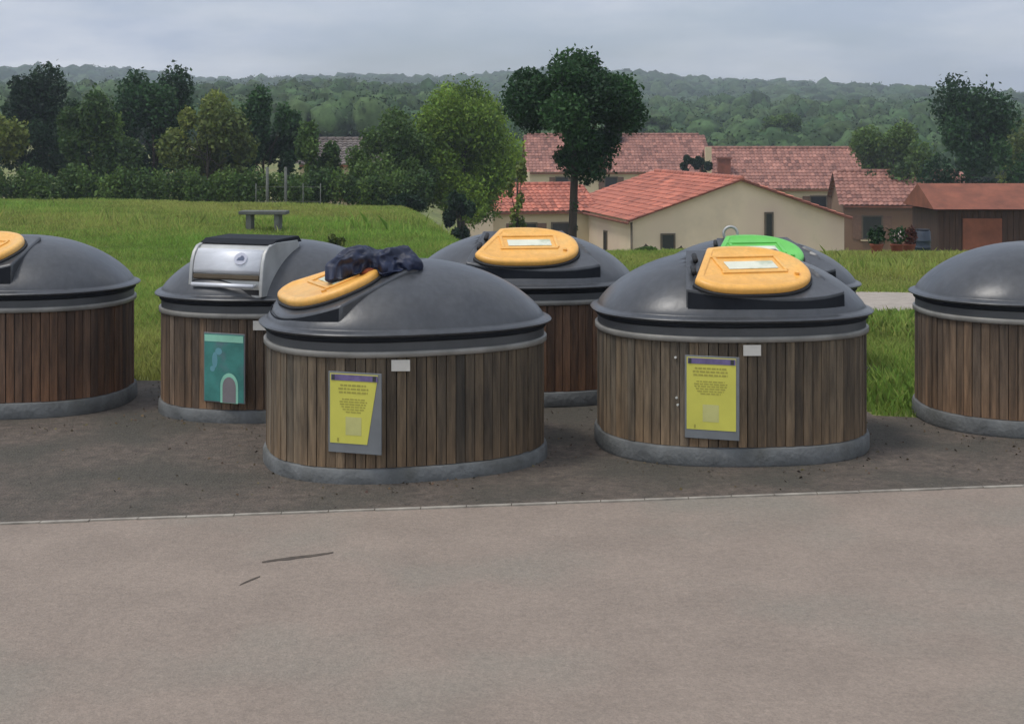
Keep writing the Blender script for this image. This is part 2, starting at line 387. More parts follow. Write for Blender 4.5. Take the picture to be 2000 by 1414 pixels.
grass('grass', 190000, (-5.2, 5.2), (7.9, 14.0), 0.075, 0.0038, 1)
grass('grass', 170000, (-8.5, 8.5), (13.5, 22.0), 0.065, 0.006, 2)
grass('grass', 150000, (-15, 7), (21.0, 36.0), 0.09, 0.010, 3)
grass('tall_grass', 5000, (-1.2, 9.5), (16.5, 19.0), 0.14, 0.010, 4, keep=lambda x, y: field(x, y, 1.2, 5) > 0.35)
grass('tall_grass', 4500, (-13, 0), (22.0, 31.5), 0.24, 0.012, 14, keep=lambda x, y: field(x, y, .9, 15) > 0.45)
grass('weeds', 2500, (1.85, 4.0), (8.15, 9.3), 0.11, 0.012, 5, keep=lambda x, y: field(x, y, 3, 8) > -0.2, persp=False)
grass('weeds', 2500, (1.6, 3.4), (11.0, 12.4), 0.15, 0.012, 6, keep=lambda x, y: field(x, y, 3, 8) > 0.0, persp=False)
grass('weeds', 2500, (-4.0, -1.6), (9.2, 10.0), 0.12, 0.010, 7, keep=lambda x, y: field(x, y, 3, 8) > 0.0, persp=False)

# leaf litter and grit on the paving, packed at container feet as painted contact shade
def litter():
    g = np.random.default_rng(21); n = 12000
    x = g.uniform(-4.5, 4.5, n); y = g.uniform(5.9, 10.2, n)
    bins = [(-0.55, 7.25), (1.17, 7.45), (0.06, 8.9), (-1.42, 8.45), (3.04, 8.0), (-2.9, 8.4), (1.62, 9.5)]
    dist = np.min([np.hypot(x - a, y - c) for a, c in bins], axis=0)
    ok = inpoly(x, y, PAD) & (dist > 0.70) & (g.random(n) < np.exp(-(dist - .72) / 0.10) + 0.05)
    x, y = x[ok], y[ok]; n = len(x); a = g.random(n) * 6.28; s = g.uniform(.003, .011, n)
    c = np.stack([x, y, np.full(n, 0.012)], -1)
    u = np.stack([np.cos(a) * s, np.sin(a) * s, g.uniform(-.3, .3, n) * s], -1); w = np.stack([-np.sin(a) * s * .6, np.cos(a) * s * .6, g.uniform(0, .5, n) * s], -1)
    v = np.stack([c - u, c - w, c + u, c + w + [0, 0, .004]], 1).reshape(-1, 3)
    f = (np.arange(n)[:, None] * 4 + np.arange(4)[None]).reshape(-1)
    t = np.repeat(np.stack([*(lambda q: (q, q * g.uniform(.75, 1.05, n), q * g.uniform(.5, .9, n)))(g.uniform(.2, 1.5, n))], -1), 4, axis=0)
    o = np_mesh('litter_and_foot_shade', v, f, 4, M['litter'], t); tag(o, kind='stuff')
M['litter'] = mat('dead_leaves_and_foot_shade', (0.09, 0.07, 0.045), 0.9, attr='tint')
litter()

# ------------------------------------------------------------------ waste containers
RA, RB, RN = 0.705, 0.565, 2.45
def rad(th):      # th measured so that 0 faces the camera side (-y), positive to the right
    return (abs(sin(th) / RA) ** RN + abs(cos(th) / RB) ** RN) ** (-1 / RN)
def fp(th, off=0.0, sc=1.0, z=0.0, rot=0.0):
    r = rad(th - rot) * sc + off
    return Vector((sin(th) * r, -cos(th) * r, z))

def loft(mb, prof, rot, n=144, close_top=False):
    vs = []; fs = []
    for off, sc, z in prof:
        for k in range(n): vs.append(fp(2 * pi * k / n, off, sc, z, rot))
    for i in range(len(prof) - 1):
        for k in range(n):
            fs.append((i * n + k, i * n + (k + 1) % n, (i + 1) * n + (k + 1) % n, (i + 1) * n + k))
    if close_top: fs.append(tuple(range((len(prof) - 1) * n, len(prof) * n)))
    mb.add(vs, fs)

Z_RIM, DOME_H = 0.738, 0.288
def dome_z(s): return Z_RIM + DOME_H * max(0.0, 1 - s ** 2.25) ** 0.78
def dome_at(x, y, rot):
    th = math.atan2(x, -y); r = math.hypot(x, y) / (rad(th - rot))
    return dome_z(min(1, r))

W_REF, Z_FRONT, SLOPE = 0.560, 0.828, 0.372
def make_body(root, rot, wood, seed):
    g = random.Random(seed)
    b = MB(); loft(b, [(-0.06, 1, 0.0), (0.012, 1, 0.0), (0.018, 1, 0.010), (0.017, 1, 0.074), (0.012, 1, 0.087), (-0.005, 1, 0.092), (-0.05, 1, 0.092)], rot)
    b.build('base_ring', M['concrete'], root, angle=50)
    b = MB(); loft(b, [(-0.020, 1, 0.09), (-0.020, 1, 0.635)], rot); b.build('liner', M['liner'], root)
    # slats
    N = 86; ths = []; L = 0; fine = 2000; pts = [fp(2 * pi * i / fine, 0, 1, 0, rot) for i in range(fine + 1)]
    cum = [0]
    for i in range(fine): cum.append(cum[-1] + (pts[i + 1] - pts[i]).length)
    tot = cum[-1]; b = MB(); j = 0
    def at(s):
        lo = int(np.searchsorted(cum, s)) - 1; lo = max(0, min(fine - 1, lo)); t = (s - cum[lo]) / (cum[lo + 1] - cum[lo])
        return 2 * pi * (lo + t) / fine
    for k in range(N):
        s0 = tot * (k + 0.05) / N; s1 = tot * (k + 0.95) / N
        a0, a1 = at(s0), at(s1); jit = g.uniform(-.003, .003)
        p0, p1 = fp(a0, jit, 1, 0, rot), fp(a1, jit + g.uniform(-.002, .002), 1, 0, rot)
        q0, q1 = fp(a0, -.018, 1, 0, rot), fp(a1, -.018, 1, 0, rot)
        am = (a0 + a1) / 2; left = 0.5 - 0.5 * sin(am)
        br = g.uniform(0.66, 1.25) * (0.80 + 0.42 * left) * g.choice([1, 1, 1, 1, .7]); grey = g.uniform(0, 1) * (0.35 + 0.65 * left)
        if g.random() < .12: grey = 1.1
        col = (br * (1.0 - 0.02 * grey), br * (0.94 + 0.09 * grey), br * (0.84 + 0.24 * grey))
        z0, z1 = 0.094, 0.617
        zs = [z0, z0 + .16, z0 + .32, z1]
        vs = []; 
        for z in zs: vs += [p0.xy.to_3d() + Vector((0, 0, z)), p1.xy.to_3d() + Vector((0, 0, z)), q1.xy.to_3d() + Vector((0, 0, z)), q0.xy.to_3d() + Vector((0, 0, z))]
        fs = []
        for i in range(3):
            for c in range(4): fs.append((i * 4 + c, i * 4 + (c + 1) % 4, i * 4 + 4 + (c + 1) % 4, i * 4 + 4 + c))
        kk = len(b.v); b.v += [tuple(v) for v in vs]; b.f += [tuple(i + kk for i in f) for f in fs + [(0, 3, 2, 1), (12, 13, 14, 15)]]
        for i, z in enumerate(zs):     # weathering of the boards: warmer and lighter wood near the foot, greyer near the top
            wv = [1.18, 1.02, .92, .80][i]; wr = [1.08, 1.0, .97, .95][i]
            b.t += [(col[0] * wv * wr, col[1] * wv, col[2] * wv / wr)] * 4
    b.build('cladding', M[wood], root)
    b = MB(); loft(b, [(-0.02, 1, 0.613), (0.010, 1, 0.613), (0.014, 1, 0.617), (0.014, 1, 0.639), (0.010, 1, 0.643), (-0.01, 1, 0.643)], rot)
    b.build('metal_band', M['galv'], root, angle=50)
    b = MB(); loft(b, [(-0.03, 1, 0.635), (0.000, 1, 0.641), (0.000, 1, 0.665), (-0.002, 1, 0.684), (-.03, 1, 0.686)], rot)
    b.build('collar', M['collar'], root, angle=50)
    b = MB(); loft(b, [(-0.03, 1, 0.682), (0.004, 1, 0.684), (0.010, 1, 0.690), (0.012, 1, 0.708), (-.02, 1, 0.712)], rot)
    b.build('under_lip_shade', M['plastic_dark_and_shade'], root, angle=50)  # near-black band: the shade under the lip put into its colour

def make_dome(root, rot, phi, plateau=True):
    prof = [(-0.03, 1, 0.708), (0.014, 1, 0.708), (0.026, 1, 0.711), (0.036, 1, 0.716), (0.039, 1, 0.722), (0.034, 1, 0.728), (0.026, 1, 0.732), (0.010, 1, 0.735), (0.003, 1, 0.739)]
    for i in range(1, 26):
        s = cos(pi / 2 * i / 26) ** 0.55
        prof.append((0.0, s, dome_z(s) + 0.0005))
    e = Vector((cos(phi), sin(phi), 0)); w = Vector((sin(phi), -cos(phi), 0))
    hw = 0.415; front = []
    b = MB(); loft(b, prof, rot, close_top=True)
    for i, v in enumerate(b.v):      # the dome is hollowed where the platform is pressed into it
        v = Vector(v); u_, w_ = v.dot(e), v.xy.to_3d().dot(w)
        if plateau and v.z > 0.76 and w_ > 0.03 and abs(u_) < hw * min(1, .62 + w_ * .72) - .012:
            b.v[i] = (v.x, v.y, min(v.z, Z_FRONT + SLOPE * (W_REF - w_) - .02))
    d = b.build('dome', M['plastic'], root, angle=42)
    if not plateau: return d, e, w
    # the flat platform pressed into the dome, facing phi
    for k in range(41):
        th = phi + R(-60 + 3 * k); p = fp(th, -0.022, 1, 0, rot); u = p.dot(e)
        if abs(u) <= hw: front.append((u, p.dot(w)))
    def edge(u):
        lo, hi = 0.2, 0.8
        for _ in range(30):
            m_ = (lo + hi) / 2; p = e * u + w * m_; th = math.atan2(p.x, -p.y)
            if p.length < rad(th - rot) - 0.022: lo = m_
            else: hi = m_
        return lo
    front = [(-hw, edge(-hw))] + front + [(hw, edge(hw))]
    wb = 0.02
    poly = [(-hw * .62, wb)] + front + [(hw * .62, wb)]
    b = MB(); vs = []
    for u, ww in poly: vs.append(e * u + w * ww + Vector((0, 0, 0.725)))
    for u, ww in poly: vs.append(e * u + w * ww * (0.985 if ww > .1 else 1) + Vector((0, 0, Z_FRONT + SLOPE * (W_REF - ww))))
    n = len(poly)
    b.add(vs, [tuple(range(n))[::-1], tuple(range(n, 2 * n))] + [(i, (i + 1) % n, (i + 1) % n + n, i + n) for i in range(n)])
    b.build('platform', M['plastic'], d, bevel=0.012, angle=30)
    # dark front strip: shade of the upright platform face put into the colour
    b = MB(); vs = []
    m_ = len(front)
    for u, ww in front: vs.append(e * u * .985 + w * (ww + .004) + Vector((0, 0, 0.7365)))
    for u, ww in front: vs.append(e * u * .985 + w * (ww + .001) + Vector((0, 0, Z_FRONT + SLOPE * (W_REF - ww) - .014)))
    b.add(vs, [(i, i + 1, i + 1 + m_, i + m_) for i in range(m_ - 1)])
    o = b.build('front_shade_strip', M['plastic_dark_and_shade'], d)
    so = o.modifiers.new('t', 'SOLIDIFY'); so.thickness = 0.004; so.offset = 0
    return d, e, w

def lid_outline(n=64):
    pts = []
    for k in range(n):
        t = 2 * pi * k / n; c, s = cos(t), sin(t)
        x = 0.325 * (abs(c) ** 0.88) * (1 if c > 0 else -1); y = 0.250 * (abs(s) ** 0.88) * (1 if s > 0 else -1)
        # cut by the slanted hinge line from (-.17,.25) to (-.33,-.13)
        if c < 0 and s < 0: x = -0.345 * abs(c) ** 0.62; y = -0.25 * abs(s) ** 0.62
        nx, ny = -0.875, 0.484
        d = (x + 0.235) * nx + (y - 0.06) * ny
        if d > 0: x -= nx * d; y -= ny * d
        pts.append((x, y))
    return pts

def make_lid(dome, e, w, m, du=0.0, dw=0.0, sx=1.0, tilt=0.0):
    """hinged lid lying on the sloping platform"""
    slope = math.atan(SLOPE)
    up = (-w * cos(slope) + Vector((0, 0, sin(slope)))).normalized(); nrm = e.cross(up).normalized()
    if nrm.z < 0: nrm = -nrm
    wc = 0.300 + dw; c = e * du + w * wc + Vector((0, 0, Z_FRONT + SLOPE * (W_REF - wc)))
    F = Matrix(((e.x, up.x, nrm.x, c.x), (e.y, up.y, nrm.y, c.y), (e.z, up.z, nrm.z, c.z), (0, 0, 0, 1))) @ Matrix.Rotation(tilt, 4, 'Z')
    ol = [(x * sx, y) for x, y in lid_outline()]; n = len(ol)
    def rings(mb, lay):
        vs = [];
        for s, ox, z in lay:
            for x, y in ol: vs.append(F @ Vector((x * s + ox, y * s, z)))
        fs = []
        for i in range(len(lay) - 1):
            for k in range(n): fs.append((i * n + k, i * n + (k + 1) % n, (i + 1) * n + (k + 1) % n, (i + 1) * n + k))
        fs.append(tuple(range((len(lay) - 1) * n, len(lay) * n))); mb.add(vs, fs)
    b = MB(); rings(b, [(1.035, 0, 0.000), (1.035, 0, 0.010), (1.01, 0, 0.014)]); 
    lid = MB(); rings(lid, [(0.99, 0, 0.012), (1.0, 0, 0.018), (1.0, 0, 0.034), (0.985, 0, 0.043), (0.95, 0, 0.049), (0.86, 0, 0.050), (0.83, 0, 0.044), (0.5, 0, 0.043)])
    lo = lid.build('flap_lid', m, dome, angle=38)
    b.build('gasket', M['black'], lo, angle=40)
    # raised pressed frame round the sticker
    b = MB(); x0, x1, y0, y1 = -.15 * sx, .19 * sx, -.065, .115; t = .020
    for (cx, cy, dx, dy) in ((0.01, y1, x1 - x0 + t, t), (0.01, y0, x1 - x0 + t, t), (x0, (y0 + y1) / 2, t, y1 - y0 - t), (x1, (y0 + y1) / 2, t, y1 - y0 - t)):
        b.box((cx, cy, .047), (dx, dy, .010), F)
    b.build('pressed_frame', m, lo, bevel=0.005)
    b = MB(); b.box((0.02, 0.015, .0455), (.27 * sx, .085, .003), F); b.build('sticker', M['sticker'], lo)
    b = MB(); b.tube([(.225 * sx, -.10, .042), (.225 * sx, -.10, .058)], .013, 12, F); b.build('lock_knob', m, lo)
    for q in (0.18, 0.62):
        b = MB(); hx = -.185 - .135 * q; hy = .22 - .32 * q
        b.tube([(hx * sx - .012, hy + .035, .020), (hx * sx - .030, hy - .035, .020)], .014, 10, F)
        b.build('hinge', M['black'], lo, smooth=True)
    return lo, F

def make_board(root, rot, az, z0, z1, width, style):
    """information board on the cladding, facing azimuth az"""
    p = fp(az, 0.020, 1, 0, rot); e = Vector((cos(az), sin(az), 0)); w = Vector((sin(az), -cos(az), 0))
    def F(u, o, z): return p + e * u + w * o + Vector((0, 0, z))
    def panel(mb, u0, u1, za, zb, o, t=0.0015, taper=0.0):
        q = [F(u0, o, za), F(u1 - taper, o, za), F(u1, o, zb), F(u0, o, zb)]
        mb.prism(q, w * t)
    b = MB(); h = width / 2
    if style == 'teal':
        panel(b, -h, h, z0, z1, 0.0, 0.008); bo = b.build('board', M['board'], root, bevel=0.002)
        b = MB(); panel(b, -h + .006, h - .006, z0 + .006, z1 - .006, 0.0085); po = b.build('poster', M['teal'], bo)
        b = MB(); panel(b, -h + .008, h - .008, z1 - .05, z1 - .012, 0.0105); b.build('header', M['mint'], po)
        b = MB()
        for (u, z, r1, r2) in ((-.06, .38, .018, .045), (-.035, .43, .022, .020), (-.075, .33, .016, .016)):
            b.add([F(u + r1 * cos(t), 0.0106, z + r2 * sin(t)) for t in np.linspace(0, 2 * pi, 20)[:-1]], [tuple(range(19))])
        b.build('pale_marks', M['pale_blue'], po)
        b = MB(); pts = [F(.035 + .058 * cos(t), 0.0107, .235 + .075 * sin(t)) for t in np.linspace(0, pi, 16)] + [F(-.023, .0107, .14), F(.093, .0107, .14)]
        b.add(pts, [tuple(range(len(pts)))]); b.build('arch_mark', M['mint'], po)
        b = MB(); pts = [F(.035 + .044 * cos(t), 0.0112, .228 + .060 * sin(t)) for t in np.linspace(0, pi, 16)] + [F(-.009, .0112, .142), F(.079, .0112, .142)]
        b.add(pts, [tuple(range(len(pts)))]); b.build('arch_fill', M['mauve'], po)
    else:
        panel(b, -h, h, z0, z1, 0.0, 0.008); bo = b.build('board', M['board'], root, bevel=0.002)
        tp = 0.055 if style == 'cut' else 0.0
        b = MB(); panel(b, -h + .010, h - .016, z0 + .045, z1 - .008, 0.0085, taper=tp); po = b.build('poster', M['poster'], bo)
        b = MB(); panel(b, -h + .016, h - .018, z1 - .040, z1 - .012, 0.0105); b.build('header', M['violet'], po)
        b = MB(); panel(b, -h + .020, -h + .034, z1 - .038, z1 - .014, 0.0125); b.build('header_mark', M['black_print'], po)
        b = MB(); panel(b, h - .042, h - .026, z1 - .038, z1 - .014, 0.0125); b.build('header_mark', M['black_print'], po)
        # print too small to read in the photo: rows of thin broken strokes
        b = MB(); g = random.Random(3); zz = z1 - .066
        for row in range(9):
            if row == 3: zz -= .014
            half = (.078, .088, .085, .07, .082, .08, .072, .066, .05)[row] - (0.012 if tp else 0)
            u = -half
            while u < half:
                l_ = g.uniform(.008, .026); panel(b, u - .006, min(u + l_, half) - .006, zz, zz + (.0085 if row < 3 else .0055), 0.0105, 0.0008); u += l_ + .005
            zz -= (.0165 if row < 3 else .012)
        b.build('print', M['ink'], po)
        b = MB(); panel(b, -.045, .035, z0 + .085, z0 + .170, 0.0104, 0.0006); b.build('pale_patch', M['pale_print'], po)
        b = MB(); panel(b, -.088, -.080, z0 + .052, z0 + .070, 0.0105, .0008); b.build('corner_mark', M['ink'], po)
    return bo

def make_plate(root, rot, az):
    p = fp(az, 0.012, 1, 0, rot); e = Vector((cos(az), sin(az), 0)); w = Vector((sin(az), -cos(az), 0))
    b = MB(); q = [p + e * u + Vector((0, 0, z)) for u, z in ((-.044, .550), (.044, .550), (.044, .603), (-.044, .603))]
    b.prism(q, w * .006); b.build('number_plate', M['plate'], root, bevel=.001)

def make_ring(dome, pos, r=0.055):
    pts = [Vector(pos) + Vector((r * cos(t), 0.01, r + r * 1.0 * sin(t))) for t in np.linspace(0, 2 * pi, 25)]
    b = MB(); b.tube(pts, 0.010, 8, cap=False); b.build('lifting_ring', M['steel_dull'], dome, smooth=True)

def place(px_c, d_c, rot, phi, wood, seed, label, lid=None, board=None, board_az=0, ring=False, group='semi-buried waste containers', plate=True, du=0, tilt=0, dz=0, dw=0, plateau=True, bz=0):
    root = empty('waste_container', ((px_c - 1000) * d_c / F_PX, d_c, 0.008 + dz))
    tag(root, label, 'waste container', group)
    make_body(root, rot, wood, seed)
    d, e, w = make_dome(root, rot, phi, plateau)
    if lid: make_lid(d, e, w, M[lid], du=du, dw=dw, tilt=tilt)
    if board: make_board(root, rot, board_az, .140 + bz, .550 if board != 'teal' else .535, .270, board)
    if plate: make_plate(root, rot, board_az + R(19))
    return root, d, e, w

front_l = place(793, 7.12, R(18), R(-66), 'wood_a', 1, 'front left waste container with a dark bag on its lid and a torn yellow poster', 'yellow', 'cut', R(-17), dw=.085, du=-.02, dz=-.022, bz=.03)
front_r = place(1425, 7.42, R(3), R(14), 'wood_a', 2, 'front right timber-clad waste container with a clear yellow lid and an undamaged yellow poster', 'yellow', 'full', R(-17), du=-.03)
back_m = place(1020, 8.90, R(0), R(8), 'wood_c', 3, 'timber-clad container with yellow lid and no poster, standing behind the front two', 'yellow', du=-.02, plate=False)
chute_b = place(548, 8.46, R(6), R(-20), 'wood_b', 4, 'timber-clad waste container with a stainless steel chute and a teal poster', None, 'teal', R(-20.5), dz=-.02, plateau=False)
green_b = place(1467, 9.65, R(0), R(10), 'wood_b', 5, 'waste container with a green lid standing behind the front right one', 'green', ring=False, plate=False, dz=-.10, du=-.08)
right_b = place(2036, 8.02, R(0), R(60), 'wood_b', 6, 'dark-domed waste container cut off by the right edge, beside the grass', 'yellow', plate=False)
left_b = place(30, 8.55, R(0), R(-30), 'wood_c', 8, 'reddish timber-clad waste container cut off by the left edge of the view', 'yellow', plate=False)
# lifting ring next to the green lid
b = MB(); gx0 = -0.15; gz0 = dome_at(gx0, -0.05, 0) 
make_ring(green_b[1], (gx0, -0.05, gz0 - .01), 0.048)
# bright screws on the front right cladding
for az_, z_ in ((R(-33.5), .535), (R(-32.5), .300), (R(-33), .335)):
    p = fp(az_, .004, 1, z_, R(3)); w_ = Vector((sin(az_), -cos(az_), 0)); b = MB(); b.tube([p - w_ * .004, p + w_ * .004], .006, 8); b.build('screw', M['screw'], front_r[0])

def make_chute(dome, e, w, du=-0.035):
    W = 0.222
    def F(u, ww, z): return e * (u + du) + w * (ww - .035) + Vector((0, 0, z - .006))
    side = [(.615, .745), (.614, .80), (.607, .87), (.596, .94), (.574, .99), (.535, 1.027), (.46, 1.045), (.20, 1.045), (.16, .98), (.16, .80), (.40, .745)]
    ch = MB(); ch.box((0, 0, 0), (.001, .001, .001)); 
    b = MB()
    body = [(p[0] - .02 if p[0] > .3 else p[0], p[1] - .004) for p in side]
    b.prism([F(-W, ww, z) for ww, z in body], e * (2 * W)); ho = b.build('chute', M['steel_dull'], dome, angle=40)
    for s in (-1, 1):
        b = MB(); b.prism([F(s * W, ww, z) for ww, z in side], e * (s * .022)); b.build('side_panel', M['steel_dull'], ho, bevel=.004, angle=40)
    # rounded drum face
    arc = [(.602, .872), (.600, .895), (.596, .918), (.589, .943), (.580, .965), (.567, .987), (.547, 1.010)]
    b = MB(); vs = [F(-W + .004, ww, z) for ww, z in arc] + [F(W - .004, ww, z) for ww, z in arc]
    k = len(arc); b.add(vs, [(i, i + 1, k + i + 1, k + i) for i in range(k - 1)]); dr = b.build('drum', M['steel'], ho, smooth=True)
    so = dr.modifiers.new('t', 'SOLIDIFY'); so.thickness = .008
    b = MB()   # lower lip with shadow gap and bright pull bar
    b.prism([F(-W + .006, .598, .835), F(-W + .006, .607, .845), F(-W + .006, .607, .866), F(-W + .006, .590, .866)], e * (2 * W - .012)); b.build('lower_lip', M['frame_w'], ho, bevel=.002)
    b = MB(); b.tube([F(-W + .02, .640, .808), F(W - .02, .640, .808)], .013, 12)
    for s in (-1, 1): b.tube([F(s * (W - .03), .600, .808), F(s * (W - .03), .640, .808)], .009, 8)
    b.build('handle', M['steel'], ho, smooth=True)
    b = MB(); b.prism([F(-W + .01, .597, .755), F(-W + .01, .599, .755), F(-W + .01, .599, .785), F(-W + .01, .597, .785)], e * (2 * W - .02)); b.build('slot', M['black'], ho)
    b = MB(); b.prism([F(-W - .02, .46, 1.035), F(-W - .02, .50, 1.036), F(-W - .02, .44, 1.062), F(-W - .02, .18, 1.068), F(-W - .02, .14, 1.03)], e * (2 * W + .04)); b.build('cowl', M['plastic_dark_and_shade'], ho, bevel=.006)
    # small dark emblem on a pale disc
    cu, cw, cz = .09, .586, .958
    nrm = (w * .93 + Vector((0, 0, .36))).normalized(); up = (Vector((0, 0, 1)) - nrm * nrm.z).normalized()
    c0 = F(cu, cw, cz) + nrm * .006
    b = MB(); b.add([c0 + e * .042 * cos(t) + up * .036 * sin(t) for t in np.linspace(0, 2 * pi, 25)[:-1]], [tuple(range(24))]); em = b.build('sticker', M['pale_print_white'], ho)
    c0 += nrm * .0015
    b = MB(); b.add([c0 + e * x + up * y for x, y in ((-.025, -.012), (.022, -.012), (.026, .002), (.016, .016), (.004, .018), (-.004, .008), (-.016, .004))], [tuple(range(7))]); b.build('emblem', M['violet_grey'], em)
M['pale_print_white'] = mat('white_sticker', (0.48, 0.49, 0.56), 0.5, vary=0.05)
M['violet_grey'] = mat('slate_emblem', (0.10, 0.12, 0.18), 0.5)
make_chute(chute_b[1], chute_b[2], chute_b[3])

# ------------------------------------------------------------------ crumpled bag on the front left container
def make_bag():
    from mathutils.bvhtree import BVHTree
    root = front_l[0]; vv = []; ff = []
    for part in [c_ for d_ in root.children for c_ in (d_, *d_.children, *[g_ for q_ in d_.children for g_ in q_.children])]:
        if part.type != 'MESH': continue
        k_ = len(vv); vv += [v.co + root.location for v in part.data.vertices]; ff += [tuple(i + k_ for i in p.vertices) for p in part.data.polygons]
    bvh = BVHTree.FromPolygons(vv, ff)
    bm = bmesh.new(); bmesh.ops.create_icosphere(bm, subdivisions=6, radius=1)
    c = P(733, 516, 6.92); rot = R(18)
    for v in bm.verts:
        n = v.co.normalized()
        a = n.x                                        # -1 left .. 1 right
        s = 1 - 0.34 * math.exp(-((a - 0.02) / 0.20) ** 2)      # pinch between the two lobes
        x = n.x * 0.245; y = n.y * 0.115 * s; z = n.z * 0.078 * s
        q = Vector((x * 9, y * 14, z * 14))
        r1 = noise.noise(q + Vector((3, 1, 2))); r2 = 1 - abs(noise.noise(q * 2.1)) * 2; r3 = 1 - abs(noise.noise(q * 4.3 + Vector((5, 5, 5)))) * 2
        k = 1 + 0.50 * r1 + 0.22 * r2 + 0.03 * r3
        x *= 1 + 0.10 * r1; y *= k; z *= k
        z += 0.008 * sin(a * 3 + 1)
        if a < -0.15: z -= 0.06 * max(0, -0.15 - a) * (1 if n.z < 0 else 0.1) * (1 - abs(a + .55))    # left lobe hangs over the lid
        wp = Vector((c.x + x, c.y + y, c.z + z))
        hit = bvh.ray_cast(Vector((wp.x, wp.y, 2.0)), Vector((0, 0, -1)))[0]     # rest on the lid and the dome
        h = (hit.z if hit else 0.9) + 0.004
        if n.z < 0: wp.z = h + (wp.z - h) * (0.5 if a > -.1 else .5) if wp.z > h else h
        elif wp.z < h + .012: wp.z = h + .012 + .006 * (r2 + 1)
        v.co = wp
    me = bpy.data.meshes.new('plastic_bag'); 
    org = Vector((c.x, c.y, min(v.co.z for v in bm.verts)))
    for v in bm.verts: v.co -= org
    bm.to_mesh(me); bm.free(); me.materials.append(M['bag'])
    me.polygons.foreach_set('use_smooth', [True] * len(me.polygons))
    o = bpy.data.objects.new('plastic_bag', me); C.objects.link(o); o.location = org
    tag(o, 'crumpled dark navy plastic bag lying on the front left waste container', 'plastic bag')
    b = MB(); q = [P(700, 533, 6.86), P(714, 530, 6.84), P(730, 527, 6.84)]
    b.tube([p - org for p in q], [.012, .018, .010], 8); b.build('tie', M['bag_tie'], o, smooth=True)
make_bag()

# ------------------------------------------------------------------ vegetation builders
def crown_mesh(name, parent, m, clumps, n, leaf, seed, bright=(0.55, 1.35), jit=.15, tone=.33):
    """clumps: (x,y,z,rx,ry,rz); n leaves spread over the shells of the clumps"""
    g = np.random.default_rng(seed)
    vol = np.array([c[3] * c[4] + c[3] * c[5] for c in clumps]); pick = g.choice(len(clumps), n, p=vol / vol.sum())
    cl = np.array(clumps)[pick]
    d = g.normal(size=(n, 3)); d /= np.linalg.norm(d, axis=1)[:, None]
    rr = g.random(n) ** 0.45 * (1 + jit * g.normal(size=n) * (g.random(n) < .5))
    ctr = cl[:, :3] + d * rr[:, None] * cl[:, 3:6]
    a = g.normal(size=(n, 3)); a /= np.linalg.norm(a, axis=1)[:, None]
    b_ = np.cross(a, g.normal(size=(n, 3))); b_ /= np.linalg.norm(b_, axis=1)[:, None] + 1e-9
    s = leaf * g.uniform(.6, 1.35, n)
    u = a * s[:, None]; w = b_ * (s * .55)[:, None]; bend = np.cross(a, b_) * (s * .25)[:, None]
    v = np.stack([ctr - u, ctr - w + bend, ctr + u, ctr + w + bend], 1).reshape(-1, 3)
    f = (np.arange(n)[:, None] * 4 + np.arange(4)[None]).reshape(-1)
    ctone = g.uniform(1 - tone, 1 + tone, len(clumps))[pick]
    br = g.uniform(bright[0], bright[1], n) * ctone; yel = g.uniform(-.12, .25, n) + (ctone - 1) * .4
    t = np.repeat(np.stack([br * (1 + yel), br * (1 + .3 * yel), br * (1 - .2 * yel)], -1), 4, axis=0)
    return np_mesh(name, v, f, 4, m, t, parent)

def tree(name, label, cat, px, d, top_py, bot_py, half_px, leafm, n, leaf, seed, group=None, trunk_px=None, base_z=None, trunk_frac=.25, lean=0.0, nclump=16, depth=None, shape='round', kids=('trunk', 'crown')):
    """px/py are photo pixels at distance d: the crown spans top_py..bot_py and +-half_px"""
    k = d / F_PX; x = (px - 1000) * k
    zb = float(tz(x, d)) - .05 if base_z is None else base_z
    zt = CAM_H - (top_py - HORIZON) * k; zc0 = max(CAM_H - (bot_py - HORIZON) * k, zb + .05); r = half_px * k; dep = depth or r
    root = empty(name, (x, d, zb)); tag(root, label, cat, group)
    g = random.Random(seed); clumps = []
    H = zt - zb; c0 = zc0 - zb; hc = (H - c0) / 2; cz = c0 + hc
    for i in range(nclump):
        for _ in range(50):
            a, b_, c = g.uniform(-1, 1), g.uniform(-1, 1), g.uniform(-1, 1)
            lim = 1.0
            rr = a * a + b_ * b_ + c * c
            if shape == 'cone': ok = math.hypot(a, b_) < (1 - (c + 1) / 2) * 0.95 + .06
            elif shape == 'column': ok = math.hypot(a, b_) < .7
            else: ok = .2 < rr < .92
            if ok: break
        sz = g.uniform(.17, .42) if shape == 'round' else g.uniform(.22, .34)
        clumps.append((a * r * .92, b_ * dep * .92, cz + c * hc * .86, r * sz * 1.05, dep * sz, hc * sz * .95))
    # trunk and limbs
    tr = (trunk_px or max(4, half_px * .07)) * k / 2
    b = MB(); top = Vector((lean, 0, cz + hc * .45))
    pts = [Vector((0, 0, 0)), Vector((lean * .2 + g.uniform(-.04, .04), 0, c0 * .5 + .05)), Vector((lean * .5, g.uniform(-.05, .05), max(c0, .2) + hc * .2)), top]
    b.tube(pts, [tr * 1.35, tr, tr * .85, tr * .3], 9)
    for c in clumps[:min(len(clumps), 9)]:
        s0 = pts[2].lerp(top, g.uniform(0, .6)) if c[2] > pts[2].z else pts[1].lerp(pts[2], g.uniform(.6, 1))
        e_ = Vector(c[:3]); mid = s0.lerp(e_, .5) + Vector((0, 0, .08 * hc))
        b.tube([s0, mid, e_], [tr * .45, tr * .3, tr * .12], 6)
    b.build(kids[0], M['bark'], root, smooth=True)
    crown_mesh(kids[1], root, M[leafm], clumps, n, leaf, seed)
    return root

